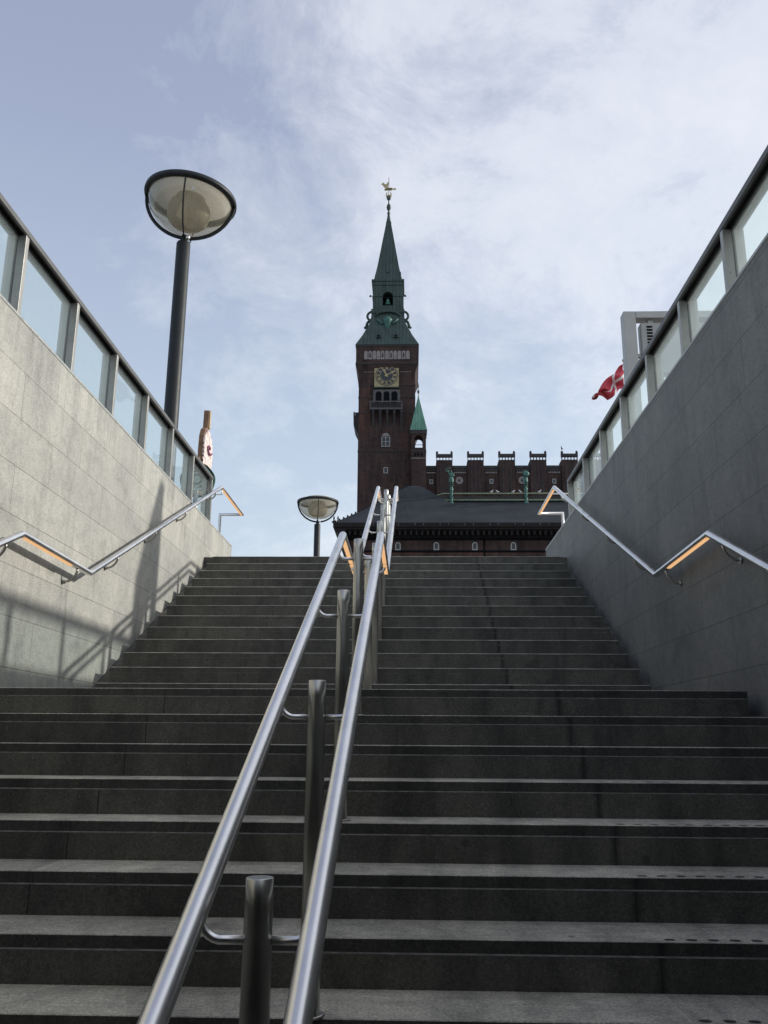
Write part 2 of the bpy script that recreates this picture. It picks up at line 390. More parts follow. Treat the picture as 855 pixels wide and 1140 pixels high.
# ------------------------------------------------------------------ stairs: treads, dark nosing bands, worn ledges
def flight(name, y_top, z_top, n, depth_first):
    b = MB(); bd = .042; pr = .006
    for k in range(n):
        y = y_top - k * GO; z = z_top - k * RISE
        back = y + (depth_first if k == 0 else GO + .01)
        b.cur = 0; b.add([(XA, y + .003, z), (XB, y + .003, z), (XB, back, z), (XA, back, z)], [(0, 1, 2, 3)])       # tread
        ar = .006 if name != 'lower_stairs' else .003; b.cur = 6 if name != 'lower_stairs' else 0; b.add([(XA, y - (ar - .003), z - ar), (XB, y - (ar - .003), z - ar), (XB, y + .003, z), (XA, y + .003, z)], [(0, 1, 2, 3)])  # arris
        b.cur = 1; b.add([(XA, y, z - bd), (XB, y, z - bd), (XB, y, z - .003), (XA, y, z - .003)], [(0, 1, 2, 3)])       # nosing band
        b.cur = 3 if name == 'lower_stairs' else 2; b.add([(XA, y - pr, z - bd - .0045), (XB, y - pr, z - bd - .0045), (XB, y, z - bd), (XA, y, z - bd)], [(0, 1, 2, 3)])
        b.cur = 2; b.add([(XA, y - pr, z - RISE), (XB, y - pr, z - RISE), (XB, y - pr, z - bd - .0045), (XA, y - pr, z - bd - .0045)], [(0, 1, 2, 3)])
        for x, s_ in ((XA, 1), (XB, -1)):                                                                          # cheeks of each step
            b.add([(x, y - pr, z - RISE - .12), (x, back, z - RISE - .12), (x, back, z), (x, y, z)], [(0, 1, 2, 3)])
        # tactile studs let into the nosing on the right
        if name == 'lower_stairs' and k >= 2:
            b.cur = 5
            x = .84
            while x < XB - .03:
                b.add([(x + .019 * math.cos(a), y + .030 + .013 * math.sin(a), z + .0015) for a in [i * math.pi / 4 for i in range(8)]], [tuple(range(8))]); x += .07
    # sloping drain along both walls
    yb = y_top - n * GO; zb = z_top - n * RISE
    b.cur = 4
    for x0, x1 in ((XL - .01, XA), (XB, XR + .01)):
        b.add([(x0, yb, zb - RISE * .9), (x1, yb, zb - RISE * .9), (x1, y_top, z_top - RISE * .9), (x0, y_top, z_top - RISE * .9)], [(0, 1, 2, 3)])
        ys_ = y_top + (.45 if name == 'lower_stairs' else .0)
        if ys_ > y_top: b.add([(x0, y_top, z_top - RISE * .9), (x1, y_top, z_top - RISE * .9), (x1, ys_, z_top - RISE * .9), (x0, ys_, z_top - RISE * .9)], [(0, 1, 2, 3)])
        b.add([(x0, ys_, z_top - .01), (x1, ys_, z_top - .01), (x1, y_top + depth_first, z_top - .01), (x0, y_top + depth_first, z_top - .01)], [(0, 1, 2, 3)])
        b.add([(x0, ys_, z_top - RISE * .9), (x1, ys_, z_top - RISE * .9), (x1, ys_, z_top - .01), (x0, ys_, z_top - .01)], [(0, 1, 2, 3)])
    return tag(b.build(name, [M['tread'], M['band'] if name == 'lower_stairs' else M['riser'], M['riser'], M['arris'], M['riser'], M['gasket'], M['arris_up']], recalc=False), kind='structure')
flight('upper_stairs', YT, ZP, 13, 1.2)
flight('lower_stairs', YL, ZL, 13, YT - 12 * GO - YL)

# ------------------------------------------------------------------ side walls with a stone body and a thin cap
def side_wall(x0, x1, ztop, face, mat, label):
    t = thing('stone_wall', label, 'wall', ((x0 + x1) / 2, 5, ZP))
    b = MB(); b.box(x0, x1, -16, YE, ZFLOOR - .3, ztop - .022); b.build('wall_body', mat, t)
    b = MB(); fx = face
    cx0, cx1 = (x0 - .01, x1 + .004) if face == x1 else (x0 - .004, x1 + .01)
    b.box(cx0, cx1, YPORT, YE + .004, ztop - .022, ztop); b.build('coping', M['edge'] if face == x1 else M['sign_box'], t, bevel=.003)
    return t
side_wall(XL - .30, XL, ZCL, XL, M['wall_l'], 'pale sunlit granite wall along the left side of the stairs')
side_wall(XR, XR + .30, ZCR, XR, M['wall_r'], 'shaded granite wall along the right side of the stairs')

# ------------------------------------------------------------------ glass balustrades on the walls
def balustrade(side, face, zc, zr, y_first, pitch, nb, y_end, label):
    """side=-1: on the left wall; depth goes away from the stairs"""
    s_ = side
    t = thing('glass_balustrade', label, 'balustrade', (face, 5, zc))
    X_ = lambda a: face + s_ * a
    def bx(b, a0, a1, y0, y1, z0, z1): b.box(min(X_(a0), X_(a1)), max(X_(a0), X_(a1)), y0, y1, z0, z1)
    ys = [y_first + pitch * k for k in range(-5, nb)]
    if y_end: ys.append(y_end)
    for y in ys:
        b = MB()
        bx(b, .000, .056, y - .046, y, zc, zr - .05); bx(b, .074, .132, y - .046, y, zc, zr - .05)
        b.cur = 1; bx(b, .054, .076, y - .022, y - .010, zc, zr - .06); b.cur = 0
        for a in (.026, .098):                                  # screw heads
            for zz in (zr - .17, zc + .12):
                b.lathe([(.006, 0), (.006, .003), (.002, .004)], (0, 0, 0), 8); n = 3 * 8
                # turn the screw so it lies on the near face of the post
                for i in range(len(b.v) - 24 - 16, len(b.v)):
                    v = b.v[i]; b.v[i] = Vector((X_(a) + v.x, y - .046 - v.z, zz + v.y))
        b.build('post', [M['frame'], M['gasket']], t, bevel=.002)
    for a, c in zip(ys[:-1], ys[1:]):
        b = MB(); bx(b, .055, .066, a + .004, c - .046, zc + .012, zr - .052); b.build('glass_pane', M['pane'], t)
    yend = ys[-1] + .02
    b = MB()                                                    # capped channel with a lip
    prof = [(0.0, 0), (0.0, -.038), (.012, -.046), (.012, -.020), (.118, -.020), (.118, -.046), (.135, -.038), (.135, 0)]
    y0 = ys[0] - .05
    vs = [(X_(a), y, zr + z) for y in (y0, yend) for a, z in prof]; n = len(prof)
    b.add(vs, [(i, (i + 1) % n, (i + 1) % n + n, i + n) for i in range(n)])
    b.add(vs[:n], [(0, 1, 2, 3), (4, 5, 6, 7), (0, 3, 4, 7)]); b.add(vs[n:], [(0, 1, 2, 3), (4, 5, 6, 7), (0, 3, 4, 7)])
    b.build('top_rail', M['frame_dk'], t)
    b = MB(); bx(b, .050, .072, y0, yend - .02, zr - .060, zr - .0205); b.build('gasket', M['gasket'], t)
    b = MB(); bx(b, .035, .088, y0, yend - .02, zc + .001, zc + .020); b.build('base_channel', M['frame_dk'], t)
    return t
balustrade(-1, XL, ZCL, 3.207 * K_, 5.03 * K_, .907 * K_, 6, 10.52 * K_, 'glass balustrade with grey posts on top of the sunlit left wall')
balustrade(1, XR, ZCR, 3.005 * K_, 4.73 * K_, .873 * K_, 6, 10.03 * K_, 'glass balustrade with grey posts on top of the shaded right wall')

# ------------------------------------------------------------------ handrails
def rail_profile(r=.0235, n=18):
    pr = []
    for k in range(n):
        a = 2 * math.pi * k / n; x, z = r * math.cos(a), r * math.sin(a)
        pr.append((x, max(z, -r * .72)))
    return pr
def led(t, x, y0, z0, y1, z1, w=.026):
    b = MB(); r = .0235 * .72
    b.add([(x - w / 2, y0, z0 - r - .0015), (x + w / 2, y0, z0 - r - .0015), (x + w / 2, y1, z1 - r - .0015), (x - w / 2, y1, z1 - r - .0015)], [(0, 1, 2, 3)])
    b.add([(x - w / 2, y0, z0 - r - .0065), (x + w / 2, y0, z0 - r - .0065), (x + w / 2, y1, z1 - r - .0065), (x - w / 2, y1, z1 - r - .0065)], [(3, 2, 1, 0)])
    b.add([(x - w / 2, y0, z0 - r - .0015), (x - w / 2, y1, z1 - r - .0015), (x - w / 2, y1, z1 - r - .0065), (x - w / 2, y0, z0 - r - .0065)], [(0, 1, 2, 3)])
    b.add([(x + w / 2, y0, z0 - r - .0015), (x + w / 2, y1, z1 - r - .0015), (x + w / 2, y1, z1 - r - .0065), (x + w / 2, y0, z0 - r - .0065)], [(0, 1, 2, 3)])
    return b.build('light_strip', M['led'], t)

# central pair
CR = thing('double_handrail', 'pair of parallel stainless steel handrails on posts up the middle of the stairs', 'handrail', (-.295, 5, ZL))
XC0, XC1, XCP = -.41, -.18, -.295
def zc_rail(y):
    if y < 5.16: return 1.2 - .4517 * (5.16 - y)
    if y < 6.36: return 1.2
    if y < 10.67: return 1.2 + .4408 * (y - 6.36)
    return 3.10
for x in (XC0, XC1):
    b = MB(); b.sweep([(x, -.9, zc_rail(-.9)), (x, 5.16, 1.2), (x, 6.36, 1.2), (x, 10.67, 3.10), (x, 11.25, 3.10), (XCP + (.004 if x > XCP else -.004), 11.25, 3.10)], rail_profile())
    b.build('rail', M['steel'], CR)
    led(CR, x, 5.22, 1.2, 5.92, 1.2); led(CR, x, 5.98, 1.2, 6.32, 1.2); led(CR, x, 10.72, 3.10, 11.2, 3.10, .022)
def stair_z(y):
    if y < YL: k = math.ceil((YL - y) / GO - 1e-6); return ZL - k * RISE
    if y < YT - 12 * GO: return ZL
    if y >= YT: return ZP
    k = math.ceil((YT - y) / GO - 1e-6); return ZP - k * RISE
def centre_post(y):
    zt = zc_rail(y) + .045; zb = stair_z(y); b = MB(); n = 28; rs = []
    for d, e, rr in ((0, 2, .0255), (.0015, 2, .0275), (.05, 2, .0275), (.12, 2.15, .0275), (.22, 2.6, .0277), (.34, 3.4, .028), (zt - zb, 4.2, .0285)):
        ring = []
        for k in range(n):
            a = 2 * math.pi * k / n + .3; ca, sa = math.cos(a), math.sin(a)
            q = rr / (abs(ca) ** e + abs(sa) ** e) ** (1 / e); w = min(1, d / .34)
            ring.append((XCP + q * ca * (1 - .0 * w), y + q * sa * (1 + .35 * w), zt - d))
        rs.append(ring)
    b.rings(rs)
    p = b.build('post', M['steel_post'], CR)
    for x in (XC0, XC1):
        q = MB(); s_ = -1 if x < XCP else 1; za = zc_rail(y) - .068
        pts = [(XCP + s_ * .024, y, za), (XCP + s_ * .075, y, za)]
        for k in range(1, 7):
            a = k / 6 * math.pi / 2 * .92; pts.append((XCP + s_ * (.075 + .04 * math.sin(a)), y, za + .04 * (1 - math.cos(a)) + .008 * k / 6))
        q.tube(pts, .0085, 10); q.build('bracket', M['steel'], p)
    q = MB(); q.lathe([(.0, .0), (.045, .0), (.045, .006), (.04, .008)], (XCP, y, zb), 24); q.build('base_plate', M['steel_post'], p)
for y in (.85, 1.83, 2.81, 3.82, 4.85, 6.02, 7.16, 8.15, 9.10, 10.2, 11.16): centre_post(y)

def wall_rail(xw, s_, off, kz, pts, term, by, label, strips):
    """rail on brackets along a side wall; s_ = +1 when the stairs lie on the +x side"""
    x = xw + s_ * off
    t = thing('wall_handrail', label, 'handrail', (x, 5, ZL))
    P = [(x, y, z) for y, z in pts] + [(xx, y, z) for xx, y, z in term]
    b = MB(); b.sweep(P, rail_profile()); b.build('rail', M['steel'], t)
    def zr(y):
        for (a, za), (c, zc) in zip(pts[:-1], pts[1:]):
            if a <= y <= c: return za + (zc - za) * (y - a) / (c - a)
        return pts[-1][1]
    for y in by:
        z = zr(y) - .015; b = MB(); P2 = []
        for k in range(9):
            a = k / 8 * math.pi * .5; P2.append((x - s_ * (off - .012) * (1 - math.cos(a)), y, z - .002 - .098 * math.sin(a)))
        P2[-1] = (xw + s_ * .003, y, P2[-2][2] - .002)
        b.tube(P2, .0095, 10)
        b.tube([(xw + s_ * .0005, y, P2[-1][2]), (xw + s_ * .016, y, P2[-1][2])], .017, 16)
        b.build('bracket', M['steel_post'], t)
    for a, c in strips: led(t, x, a, zr(a), c, zr(c))
    xe = term[-1][0]
    # short stub post on the coping with an arm that carries the upper end
    b = MB(); zc = ZCL if xw < 0 else ZCR; xo = xw - s_ * .235
    ys_ = 10.62 * K_; zs_ = 3.0 * K_; b.tube([(xo, ys_, zc - .02), (xo, ys_, zs_ + .06)], .024, 20); b.build('stub_post', M['steel_post'], t)
    b = MB(); b.tube([(xo + s_ * .024, ys_, zs_), (x, ys_, zs_), (x, ys_, zr(ys_) - .018)], .0065, 10); b.build('arm', M['steel'], t)
    return t
def sc(*a): return tuple(v * K_ for v in a)
OL = .1045
wall_rail(XL, 1, OL, 0, [(-.9, sc(1.215)[0] - .4517 * (5.18 * K_ + .9)), sc(5.18, 1.215), sc(6.36, 1.19), sc(10.58, 3.085)],
          [(XL + OL, *sc(11.97, 3.085)), (XL - .22, *sc(11.97, 3.085)), (XL - .22, *sc(11.97, 2.2))],
          sc(1.1, 2.1, 3.1, 4.1, 4.99, 6.12, 6.95, 7.94, 8.97, 10.30), 'stainless handrail on the sunlit left wall, kinked over the landing and lit beneath', [sc(5.22, 6.0), sc(10.64, 11.93)])
wall_rail(XR, -1, OL, 0, [(-.9, sc(1.19)[0] - .4517 * (5.08 * K_ + .9)), sc(5.08, 1.19), sc(6.24, 1.16), sc(10.36, 3.01)],
          [(XR - OL, *sc(11.64, 3.01)), (XR + .22, *sc(11.64, 3.01)), (XR + .22, *sc(11.64, 2.4))],
          sc(1.1, 2.1, 3.1, 4.1, 4.88, 6.0, 6.82, 7.75, 8.8, 9.9), 'stainless handrail on the shaded right wall, kinked over the landing and lit beneath', [sc(5.12, 5.93), sc(10.42, 11.6)])

# ------------------------------------------------------------------ street lamps
def lamp(loc, ztop, label, tilt=0.):
    """hemispherical glass bowl held in two crossed hoops on a black column"""
    x, y = loc; r = .585
    t = thing('street_lamp', label, 'street lamp', (x, y, ZP), 'bowl-shaped street lamps on black columns')
    b = MB(); b.lathe([(.17, 0), (.17, .05), (.112, .10), (.098, .5), (.094, ztop - ZP - .02), (.086, ztop - ZP)], (x, y, ZP), 32); b.build('column', M['post_black'], t)
    b = MB(); b.lathe([(.048, -.02), (.045, .06), (.034, .075), (.03, .12)], (x, y, ztop), 20); b.build('neck', M['post_black'], t)
    zc = ztop + .085 + r
    b = MB(); n = 64; prof = [(r + .042, -.026), (r + .048, .0), (r + .042, .040), (r + .005, .05), (r - .026, .034), (r - .026, -.026)]
    b.rings([[(x + q * math.cos(2 * math.pi * k / n), y + q * math.sin(2 * math.pi * k / n), zc + z) for k in range(n)] for q, z in prof + prof[:1]], cap=False)
    b.build('rim', M['post_black'], t)
    for a0 in (R_(8), R_(98)):
        b = MB(); w, th = .022, .012; pts = []
        for k in range(33):
            a = math.pi * k / 32; pts.append((x + (r + .012) * math.cos(a) * math.cos(a0), y + (r + .012) * math.cos(a) * math.sin(a0), zc - (r + .012) * math.sin(a)))
        if a0 < 1: b.sweep(pts, [(-w, -th), (w, -th), (w, th), (-w, th)], smooth=False)
        else: b.tube(pts, .011, 8)
        b.build('hoop', M['post_black'], t)
    b = MB(); b.lathe([(.055, -.50), (.16, -.487), (.30, -.438), (.43, -.35), (.52, -.235), (.565, -.10), (.572, -.01)], (x, y, zc), 56, cap=False); b.build('glass_bowl', M['bowl'], t)
    b = MB(); b.lathe([(.57, .0), (.55, .05), (.40, .13), (.2, .18), (.02, .195)], (x, y, zc), 48, cap=False); b.build('cover', M['reflector'], t)
    b = MB(); b.lathe([(.10, -.43), (.20, -.40), (.27, -.33), (.295, -.22), (.28, -.12), (.22, -.03), (.20, .02)], (x, y, zc), 40); b.build('inner_dome', M['opal'], t)
    b = MB(); b.lathe([(.0, -.03), (.024, -.018), (.03, 0), (.024, .018), (.0, .03)], (x + .07, y - .05, ztop + .05), 12, cap=False); b.build('sensor', M['steel'], t)
    if tilt:                                   # the bowl sits slightly askew on its column
        piv = Vector((0, 0, ztop - ZP)); rm = Matrix.Translation(piv) @ Matrix.Rotation(tilt, 4, 'Y') @ Matrix.Translation(-piv)
        for ch in [o for o in COL.objects if o.parent == t and o.name.split('.')[0] in ('rim', 'hoop', 'glass_bowl', 'cover', 'inner_dome')]: ch.data.transform(rm)
    return t
lamp((-3.10, 10.6), 6.57, 'tall bowl-shaped street lamp on a black column behind the left glass balustrade', R_(5))
lamp((-2.81, 25.61), 6.30, 'smaller, more distant bowl-shaped street lamp beyond the top of the stairs')

# ------------------------------------------------------------------ framed cabinet sign
sx0, syf, sx1 = 2.635, 9.98, 4.95
t = thing('framed_sign', 'grey steel portal frame holding a vented cabinet behind the right balustrade', 'sign', (3.7, 10.05, ZP))
b = MB(); b.box(sx0, sx0 + .15, syf, syf + .16, ZP, 5.17); b.build('upright', M['sign_metal'], t, bevel=.006)
b = MB(); b.box(sx1 - .15, sx1, syf, syf + .16, ZP, 5.17); b.build('upright', M['sign_metal'], t, bevel=.006)
b = MB(); b.box(sx0 + .152, sx1 - .152, syf, syf + .16, 5.08, 5.169); b.build('crossbeam', M['sign_metal'], t, bevel=.004)
cab = MB(); cab.box(sx0 + .20, sx1 - .19, syf + .01, syf + .15, 4.34, 5.02); cab = cab.build('cabinet', M['sign_box'], t, bevel=.02)
b = MB()
for k in range(9): b.box(sx0 + .275, sx0 + .345, syf + .004, syf + .012, 4.95 - k * .042, 4.972 - k * .042)
b.build('vent', M['black'], cab)
for xx in (sx0 + .34, sx1 - .4):
    b = MB(); b.box(xx - .03, xx + .03, syf + .05, syf + .11, 5.021, 5.079); b.build('hanger', M['sign_metal'], t)
for xa, xb in ((sx0 + .151, sx0 + .199), (sx1 - .189, sx1 - .151)):
    b = MB(); b.box(xa, xb, syf + .05, syf + .11, 4.58, 4.62); b.build('side_pin', M['sign_metal'], t)

# ------------------------------------------------------------------ bottle-shaped totem with ringed disc
t = thing('bottle_totem', 'wooden bottle-shaped advertising board above a green ringed disc behind the left balustrade', 'sign', (-3.55, 14.1, ZP))
def outline_x(b, poly, x0, x1): b.prism_x(poly, x0, x1)
yc = 14.32
bot = [(-.28, 4.40), (-.31, 4.75), (-.28, 5.02), (-.20, 5.16), (-.06, 5.24), (-.045, 5.56), (.045, 5.56), (.06, 5.24), (.20, 5.16), (.28, 5.02), (.31, 4.75), (.28, 4.40)]
b = MB(); outline_x(b, [(yc + y, z) for y, z in bot], -3.60, -3.52); bd = b.build('board', M['wood'], t)
b = MB()                                   # shaggy pink-white front made of overlapping slips
for r_ in range(11):
    z1 = 5.18 - r_ * .075; w = min(.31, .12 + .09 * r_)
    for k in range(5):
        ya = yc - w + k * 2 * w / 5
        dx = random.uniform(0, .012)
        b.box(-3.518, -3.50 + dx, ya + .003, ya + 2 * w / 5 - .003, z1 - .085 - random.uniform(0, .03), z1)
b.build('front', M['pinkish'], bd)
b = MB(); pts = [(-3.475, yc + (.03 + .02 * k) * math.cos(k * .75), 4.86 + (.02 + .010 * k) * math.sin(k * .75)) for k in range(9)]
b.tube(pts, .017, 6); b.build('emblem', M['plum'], bd)
b = MB(); b.box(-3.52, -3.49, yc - .035, yc + .035, 5.24, 5.56); b.build('neck_edge', M['wood_pale'], bd)
b = MB(); b.box(-3.60, -3.54, 13.91, 13.97, ZP, 4.6); b.build('post', M['wood'], t)
b = MB(); cx, cz = -3.53, 4.16; n = 40
def discring(b, r0, r1, y0, y1):
    rs = [[(cx + r * math.cos(2 * math.pi * k / n), y, cz + r * math.sin(2 * math.pi * k / n)) for k in range(n)] for r, y in ((r0, y1), (r0, y0), (r1, y0), (r1, y1))]
    b.rings(rs + rs[:1], cap=False, smooth=False)
b.rings([[(cx + .285 * (1 + .012 * math.sin(7 * a)) * math.cos(a), y, cz + .285 * (1 + .012 * math.sin(7 * a)) * math.sin(a)) for a in [2 * math.pi * k / n for k in range(n)]] for y in (13.80, 13.90)], smooth=False)
dk = b.build('disc', M['green_disc'], t)
b = MB()
for r0, r1 in ((.225, .245), (.16, .19), (.10, .125), (0.001, .06)): discring(b, r0, r1, 13.788, 13.801)
b.build('ring', M['green_ring'], dk)

# ------------------------------------------------------------------ flag and pole
t = thing('flagpole', 'slim white flagpole standing behind the grey framed sign', 'flagpole', (11.72, 45, ZP))
b = MB(); b.lathe([(.07, 0), (.06, 9), (.035, 18.02)], (11.72, 45, ZP), 16); b.build('pole', M['white_wood'], t)
b = MB(); b.lathe([(.02, 0), (.07, .03), (.09, .09), (.07, .15), (.01, .18)], (11.72, 45, 20.25), 16); b.build('finial', M['gold'], t)
b = MB(); NU, NV = 34, 22; vs = []
for i in range(NU + 1):
    u = i / NU
    tp = Vector((11.68 - 1.62 * u - .12 * math.sin(u * 3.1), 45, 20.12 - 1.86 * u + .10 * math.sin(u * 6.2)))
    bt = Vector((11.66 - 1.60 * u, 45, 18.62 - .55 * math.sin(min(1, u * 1.5) * math.pi * .5) + .12 * u + .10 * math.sin(u * 9)))
    for j in range(NV + 1):
        v = j / NV; p = tp.lerp(bt, v)
        p.y += .30 * math.sin(u * 13 + v * 7) * (.3 + u) + .14 * math.sin(v * 11 + u * 4)
        p.x += .16 * math.sin(v * 9 + u * 7) * (.2 + u); p.z += .09 * math.sin(u * 15 + v * 6)
        vs.append(p)
fs = []
for i in range(NU):
    for j in range(NV):
        b.cur = 0
        b.mi.append(1 if (9 <= i <= 10 or 10 <= j <= 11) else 0); b.sm.append(True)
        a = i * (NV + 1) + j; b.f.append([a, a + 1, a + NV + 2, a + NV + 1])
b.v = vs
fl = b.build('flag', [M['flag_red'], M['flag_white']], recalc=False)
tag(fl, 'limp red flag with a white cross beside the grey framed sign', 'flag')
so = fl.modifiers.new('thickness', 'SOLIDIFY'); so.thickness = .004

# ================================================================== the town hall
def arch_poly(x0, x1, z0, z1, n=8):
    r = (x1 - x0) / 2; c = (x0 + x1) / 2; zs = z1 - r
    return [(x0, z0), (x1, z0)] + [(c + r * math.cos(math.pi * k / n), zs + r * math.sin(math.pi * k / n)) for k in range(n + 1)]
def window(parent, x, z, w, h, y, arched=False, mull=True):
    """white frame with dark glass in front of a wall whose face is at y"""
    if arched:
        o = arch_poly(x - w / 2, x + w / 2, z - h / 2, z + h / 2); i_ = arch_poly(x - w / 2 + .12, x + w / 2 - .12, z - h / 2 + .12, z + h / 2 - .12)
        b = MB(); n = len(o)
        b.add([(a, y - .06, c) for a, c in o] + [(a, y - .06, c) for a, c in i_] + [(a, y, c) for a, c in o], [(k, (k + 1) % n, (k + 1) % n + n, k + n) for k in range(n)] + [(k, (k + 1) % n, (k + 1) % n + 2 * n, k + 2 * n) for k in range(n)])
        f = b.build('window', M['white_wood'], parent)
        b = MB(); b.prism_y(i_, y - .03, y - .01); b.build('pane', M['win_glass'], f)
    else:
        b = MB(); t_ = .12
        b.box(x - w / 2, x + w / 2, y - .07, y - .001, z - h / 2, z - h / 2 + t_); b.box(x - w / 2, x + w / 2, y - .07, y - .001, z + h / 2 - t_, z + h / 2)
        b.box(x - w / 2, x - w / 2 + t_, y - .07, y - .001, z - h / 2 + t_, z + h / 2 - t_); b.box(x + w / 2 - t_, x + w / 2, y - .07, y - .001, z - h / 2 + t_, z + h / 2 - t_)
        if mull:
            b.box(x - .05, x + .05, y - .068, y - .001, z - h / 2 + t_, z + h / 2 - t_)
            for s_ in (-1, 1): b.box(x + s_ * .05, x + s_ * (w / 2 - t_) , y - .06, y - .001, z - .04, z + .04) if s_ > 0 else b.box(x - (w / 2 - t_), x - .05, y - .06, y - .001, z - .04, z + .04)
        f = b.build('window', M['white_wood'], parent)
        b = MB(); b.box(x - w / 2 + t_, x + w / 2 - t_, y - .03, y - .012, z - h / 2 + t_, z + h / 2 - t_); b.build('pane', M['win_glass'], f)
    return f

# ---- clock tower
TX, TY, TH = -4.05, 144.85, 4.82
T = thing('clock_tower', 'tall dark red brick clock tower with a green copper spire', 'tower', (TX, TY, ZP))
yf = TY - TH
b = MB(); b.box(TX - TH, TX + TH, yf, TY + TH, ZP, 61.2); b.build('shaft', M['brick'], T)
b = MB(); b.box(TX + TH - 1.35, TX + TH + .003, yf - .05, yf - .001, ZP, 54.2); b.box(TX - TH + .35, TX - TH + 2.0, yf - .05, yf - .001, 50.5, 59.2); b.build('red_or_lit_brick_field', M['brick_red'], T)  # right strip: redder light on the brick painted in as colour
b = MB(); b.frustum(TX, TY, TH, TH, 61.2, TH + .52, TH + .52, 62.6); b.box(TX - TH - .52, TX + TH + .52, TY - TH - .52, TY + TH + .52, 62.6, 66.0); up = b.build('upper_storey', M['brick'], T)
b = MB(); b.box(TX - TH - .60, TX + TH + .60, TY - TH - .6, TY + TH + .6, 66.0, 66.28); b.box(TX - TH - .60, TX + TH + .60, TY - TH - .6, TY + TH + .6, 62.7, 62.95); b.build('cornice', M['stone_dk'], T)
yu = TY - TH - .52
b = MB()
for k in range(11):
    x0 = TX - 3.98 + k * .724; b.prism_y(arch_poly(x0 + .04, x0 + .66, 63.55, 65.15), yu - .06, yu - .002)
b.build('frieze', M['stone'], T)
b = MB()
for k in (1, 4, 6, 9):
    x0 = TX - 3.98 + k * .724; b.prism_y([(x0 + .2, 63.9), (x0 + .5, 63.9), (x0 + .45, 64.6), (x0 + .35, 64.8), (x0 + .25, 64.6)], yu - .10, yu - .061)
b.build('heraldic_shield', M['stone_dk'], T)
b = MB()
for k in range(26):
    x0 = TX - 3.9 + k * .31
    if k < 6 or k > 19: b.box(x0, x0 + .2, yf - .1, yf - .002, 61.35, 61.6)
for k in range(14): b.box(TX - 2.15 + k * .31, TX - 1.95 + k * .31, yf - .1, yf - .002, 62.0, 62.2)
b.build('dentil_course', M['stone'], T)
# clock
cxk, czk = -4.1, 60.67
b = MB(); b.box(cxk - 2.1, cxk + 2.1, yf - .30, yf - .002, czk - 2.1, czk + 2.1); CK = b.build('clock', M['gold_plate'], T)
def ann(b, r0, r1, y0, y1, n=48):
    rs = [[(cxk + r * math.cos(2 * math.pi * k / n), y, czk + r * math.sin(2 * math.pi * k / n)) for k in range(n)] for r, y in ((r0, y1), (r0, y0), (r1, y0), (r1, y1))]
    b.rings(rs + rs[:1], cap=False, smooth=False)
b = MB(); ann(b, .01, 1.92, yf - .34, yf - .30); b.build('dial', M['navy'], CK)
b = MB(); ann(b, 1.72, 1.78, yf - .36, yf - .341); ann(b, 1.08, 1.13, yf - .36, yf - .341); ann(b, .01, .2, yf - .46, yf - .42)
NUM = ['XII', 'I', 'II', 'III', 'IIII', 'V', 'VI', 'VII', 'VIII', 'IX', 'X', 'XI']
def stroke(b, p0, p1, w, ang, y):
    ca, sa = math.cos(ang), math.sin(ang); d = Vector((p1[0] - p0[0], p1[1] - p0[1])).normalized(); nrm = Vector((-d.y, d.x)) * w / 2
    q = [Vector(p0) + nrm, Vector(p0) - nrm, Vector(p1) - nrm, Vector(p1) + nrm]
    poly = [(cxk + a.x * ca + a.y * sa, czk - a.x * sa + a.y * ca) for a in q]
    b.prism_y(poly, y - .02, y)
for h, txt in enumerate(NUM):
    a = h * math.pi / 6; ws = {'I': .12, 'V': .26, 'X': .26}; tot = sum(ws[c] for c in txt); x = -tot / 2; r0, r1 = 1.18, 1.66
    for ch in txt:
        w = ws[ch]; xm = x + w / 2
        if ch == 'I': stroke(b, (xm, r0), (xm, r1), .075, a, yf - .341)
        elif ch == 'V': stroke(b, (xm, r0), (xm - .09, r1), .07, a, yf - .341); stroke(b, (xm, r0), (xm + .09, r1), .04, a, yf - .361)
        else: stroke(b, (xm - .09, r0), (xm + .09, r1), .045, a, yf - .341); stroke(b, (xm + .09, r0), (xm - .09, r1), .075, a, yf - .361)
        x += w
b.build('numerals', M['gold'], CK)
for nm, ang, ln, w in (('hour_hand', R_(-25), 1.25, .22), ('minute_hand', R_(62), 1.7, .16)):
    b = MB(); ca, sa = math.cos(ang), math.sin(ang)
    pl = [(-w / 2, -.35), (w / 2, -.35), (w * .45, ln * .62), (w, ln * .68), (0, ln), (-w, ln * .68), (-w * .45, ln * .62)]
    yy = yf - .38 if nm == 'hour_hand' else yf - .41
    b.prism_y([(cxk + p * ca + q * sa, czk - p * sa + q * ca) for p, q in pl], yy - .02, yy); b.build(nm, M['gold'], CK)
b = MB(); b.box(cxk - 2.2, cxk + 2.2, yf - .42, yf - .005, czk - 2.30, czk - 2.12); b.build('clock_sill', M['copper_dk'], T)
# triple arcade and balcony
b = MB(); b.box(-6.35, -1.75, yf - .30, yf - .004, 55.6, 58.05); ar = b.build('arcade', M['stone_mid'], T)
b = MB()
for k in range(3): b.prism_y(arch_poly(-5.95 + k * 1.35, -4.93 + k * 1.35, 55.62, 57.75), yf - .33, yf - .302)
b.build('arch_opening', M['black'], ar)
BL = MB(); BL.box(-6.9, -1.35, yf - 1.15, yf - .31, 54.15, 54.45); BL.box(-6.95, -1.3, yf - 1.2, yf - 1.0, 55.45, 55.65); BL.box(-6.9, -6.7, yf - 1.1, yf - .31, 54.45, 55.45); BL.box(-1.55, -1.35, yf - 1.1, yf - .31, 54.45, 55.45)
BL = BL.build('balcony', M['stone_mid'], T)
b = MB()
for k in range(19): b.box(-6.66 + k * .27, -6.52 + k * .27, yf - 1.12, yf - 1.02, 54.45, 55.45)
b.build('baluster', M['stone_dk'], BL)
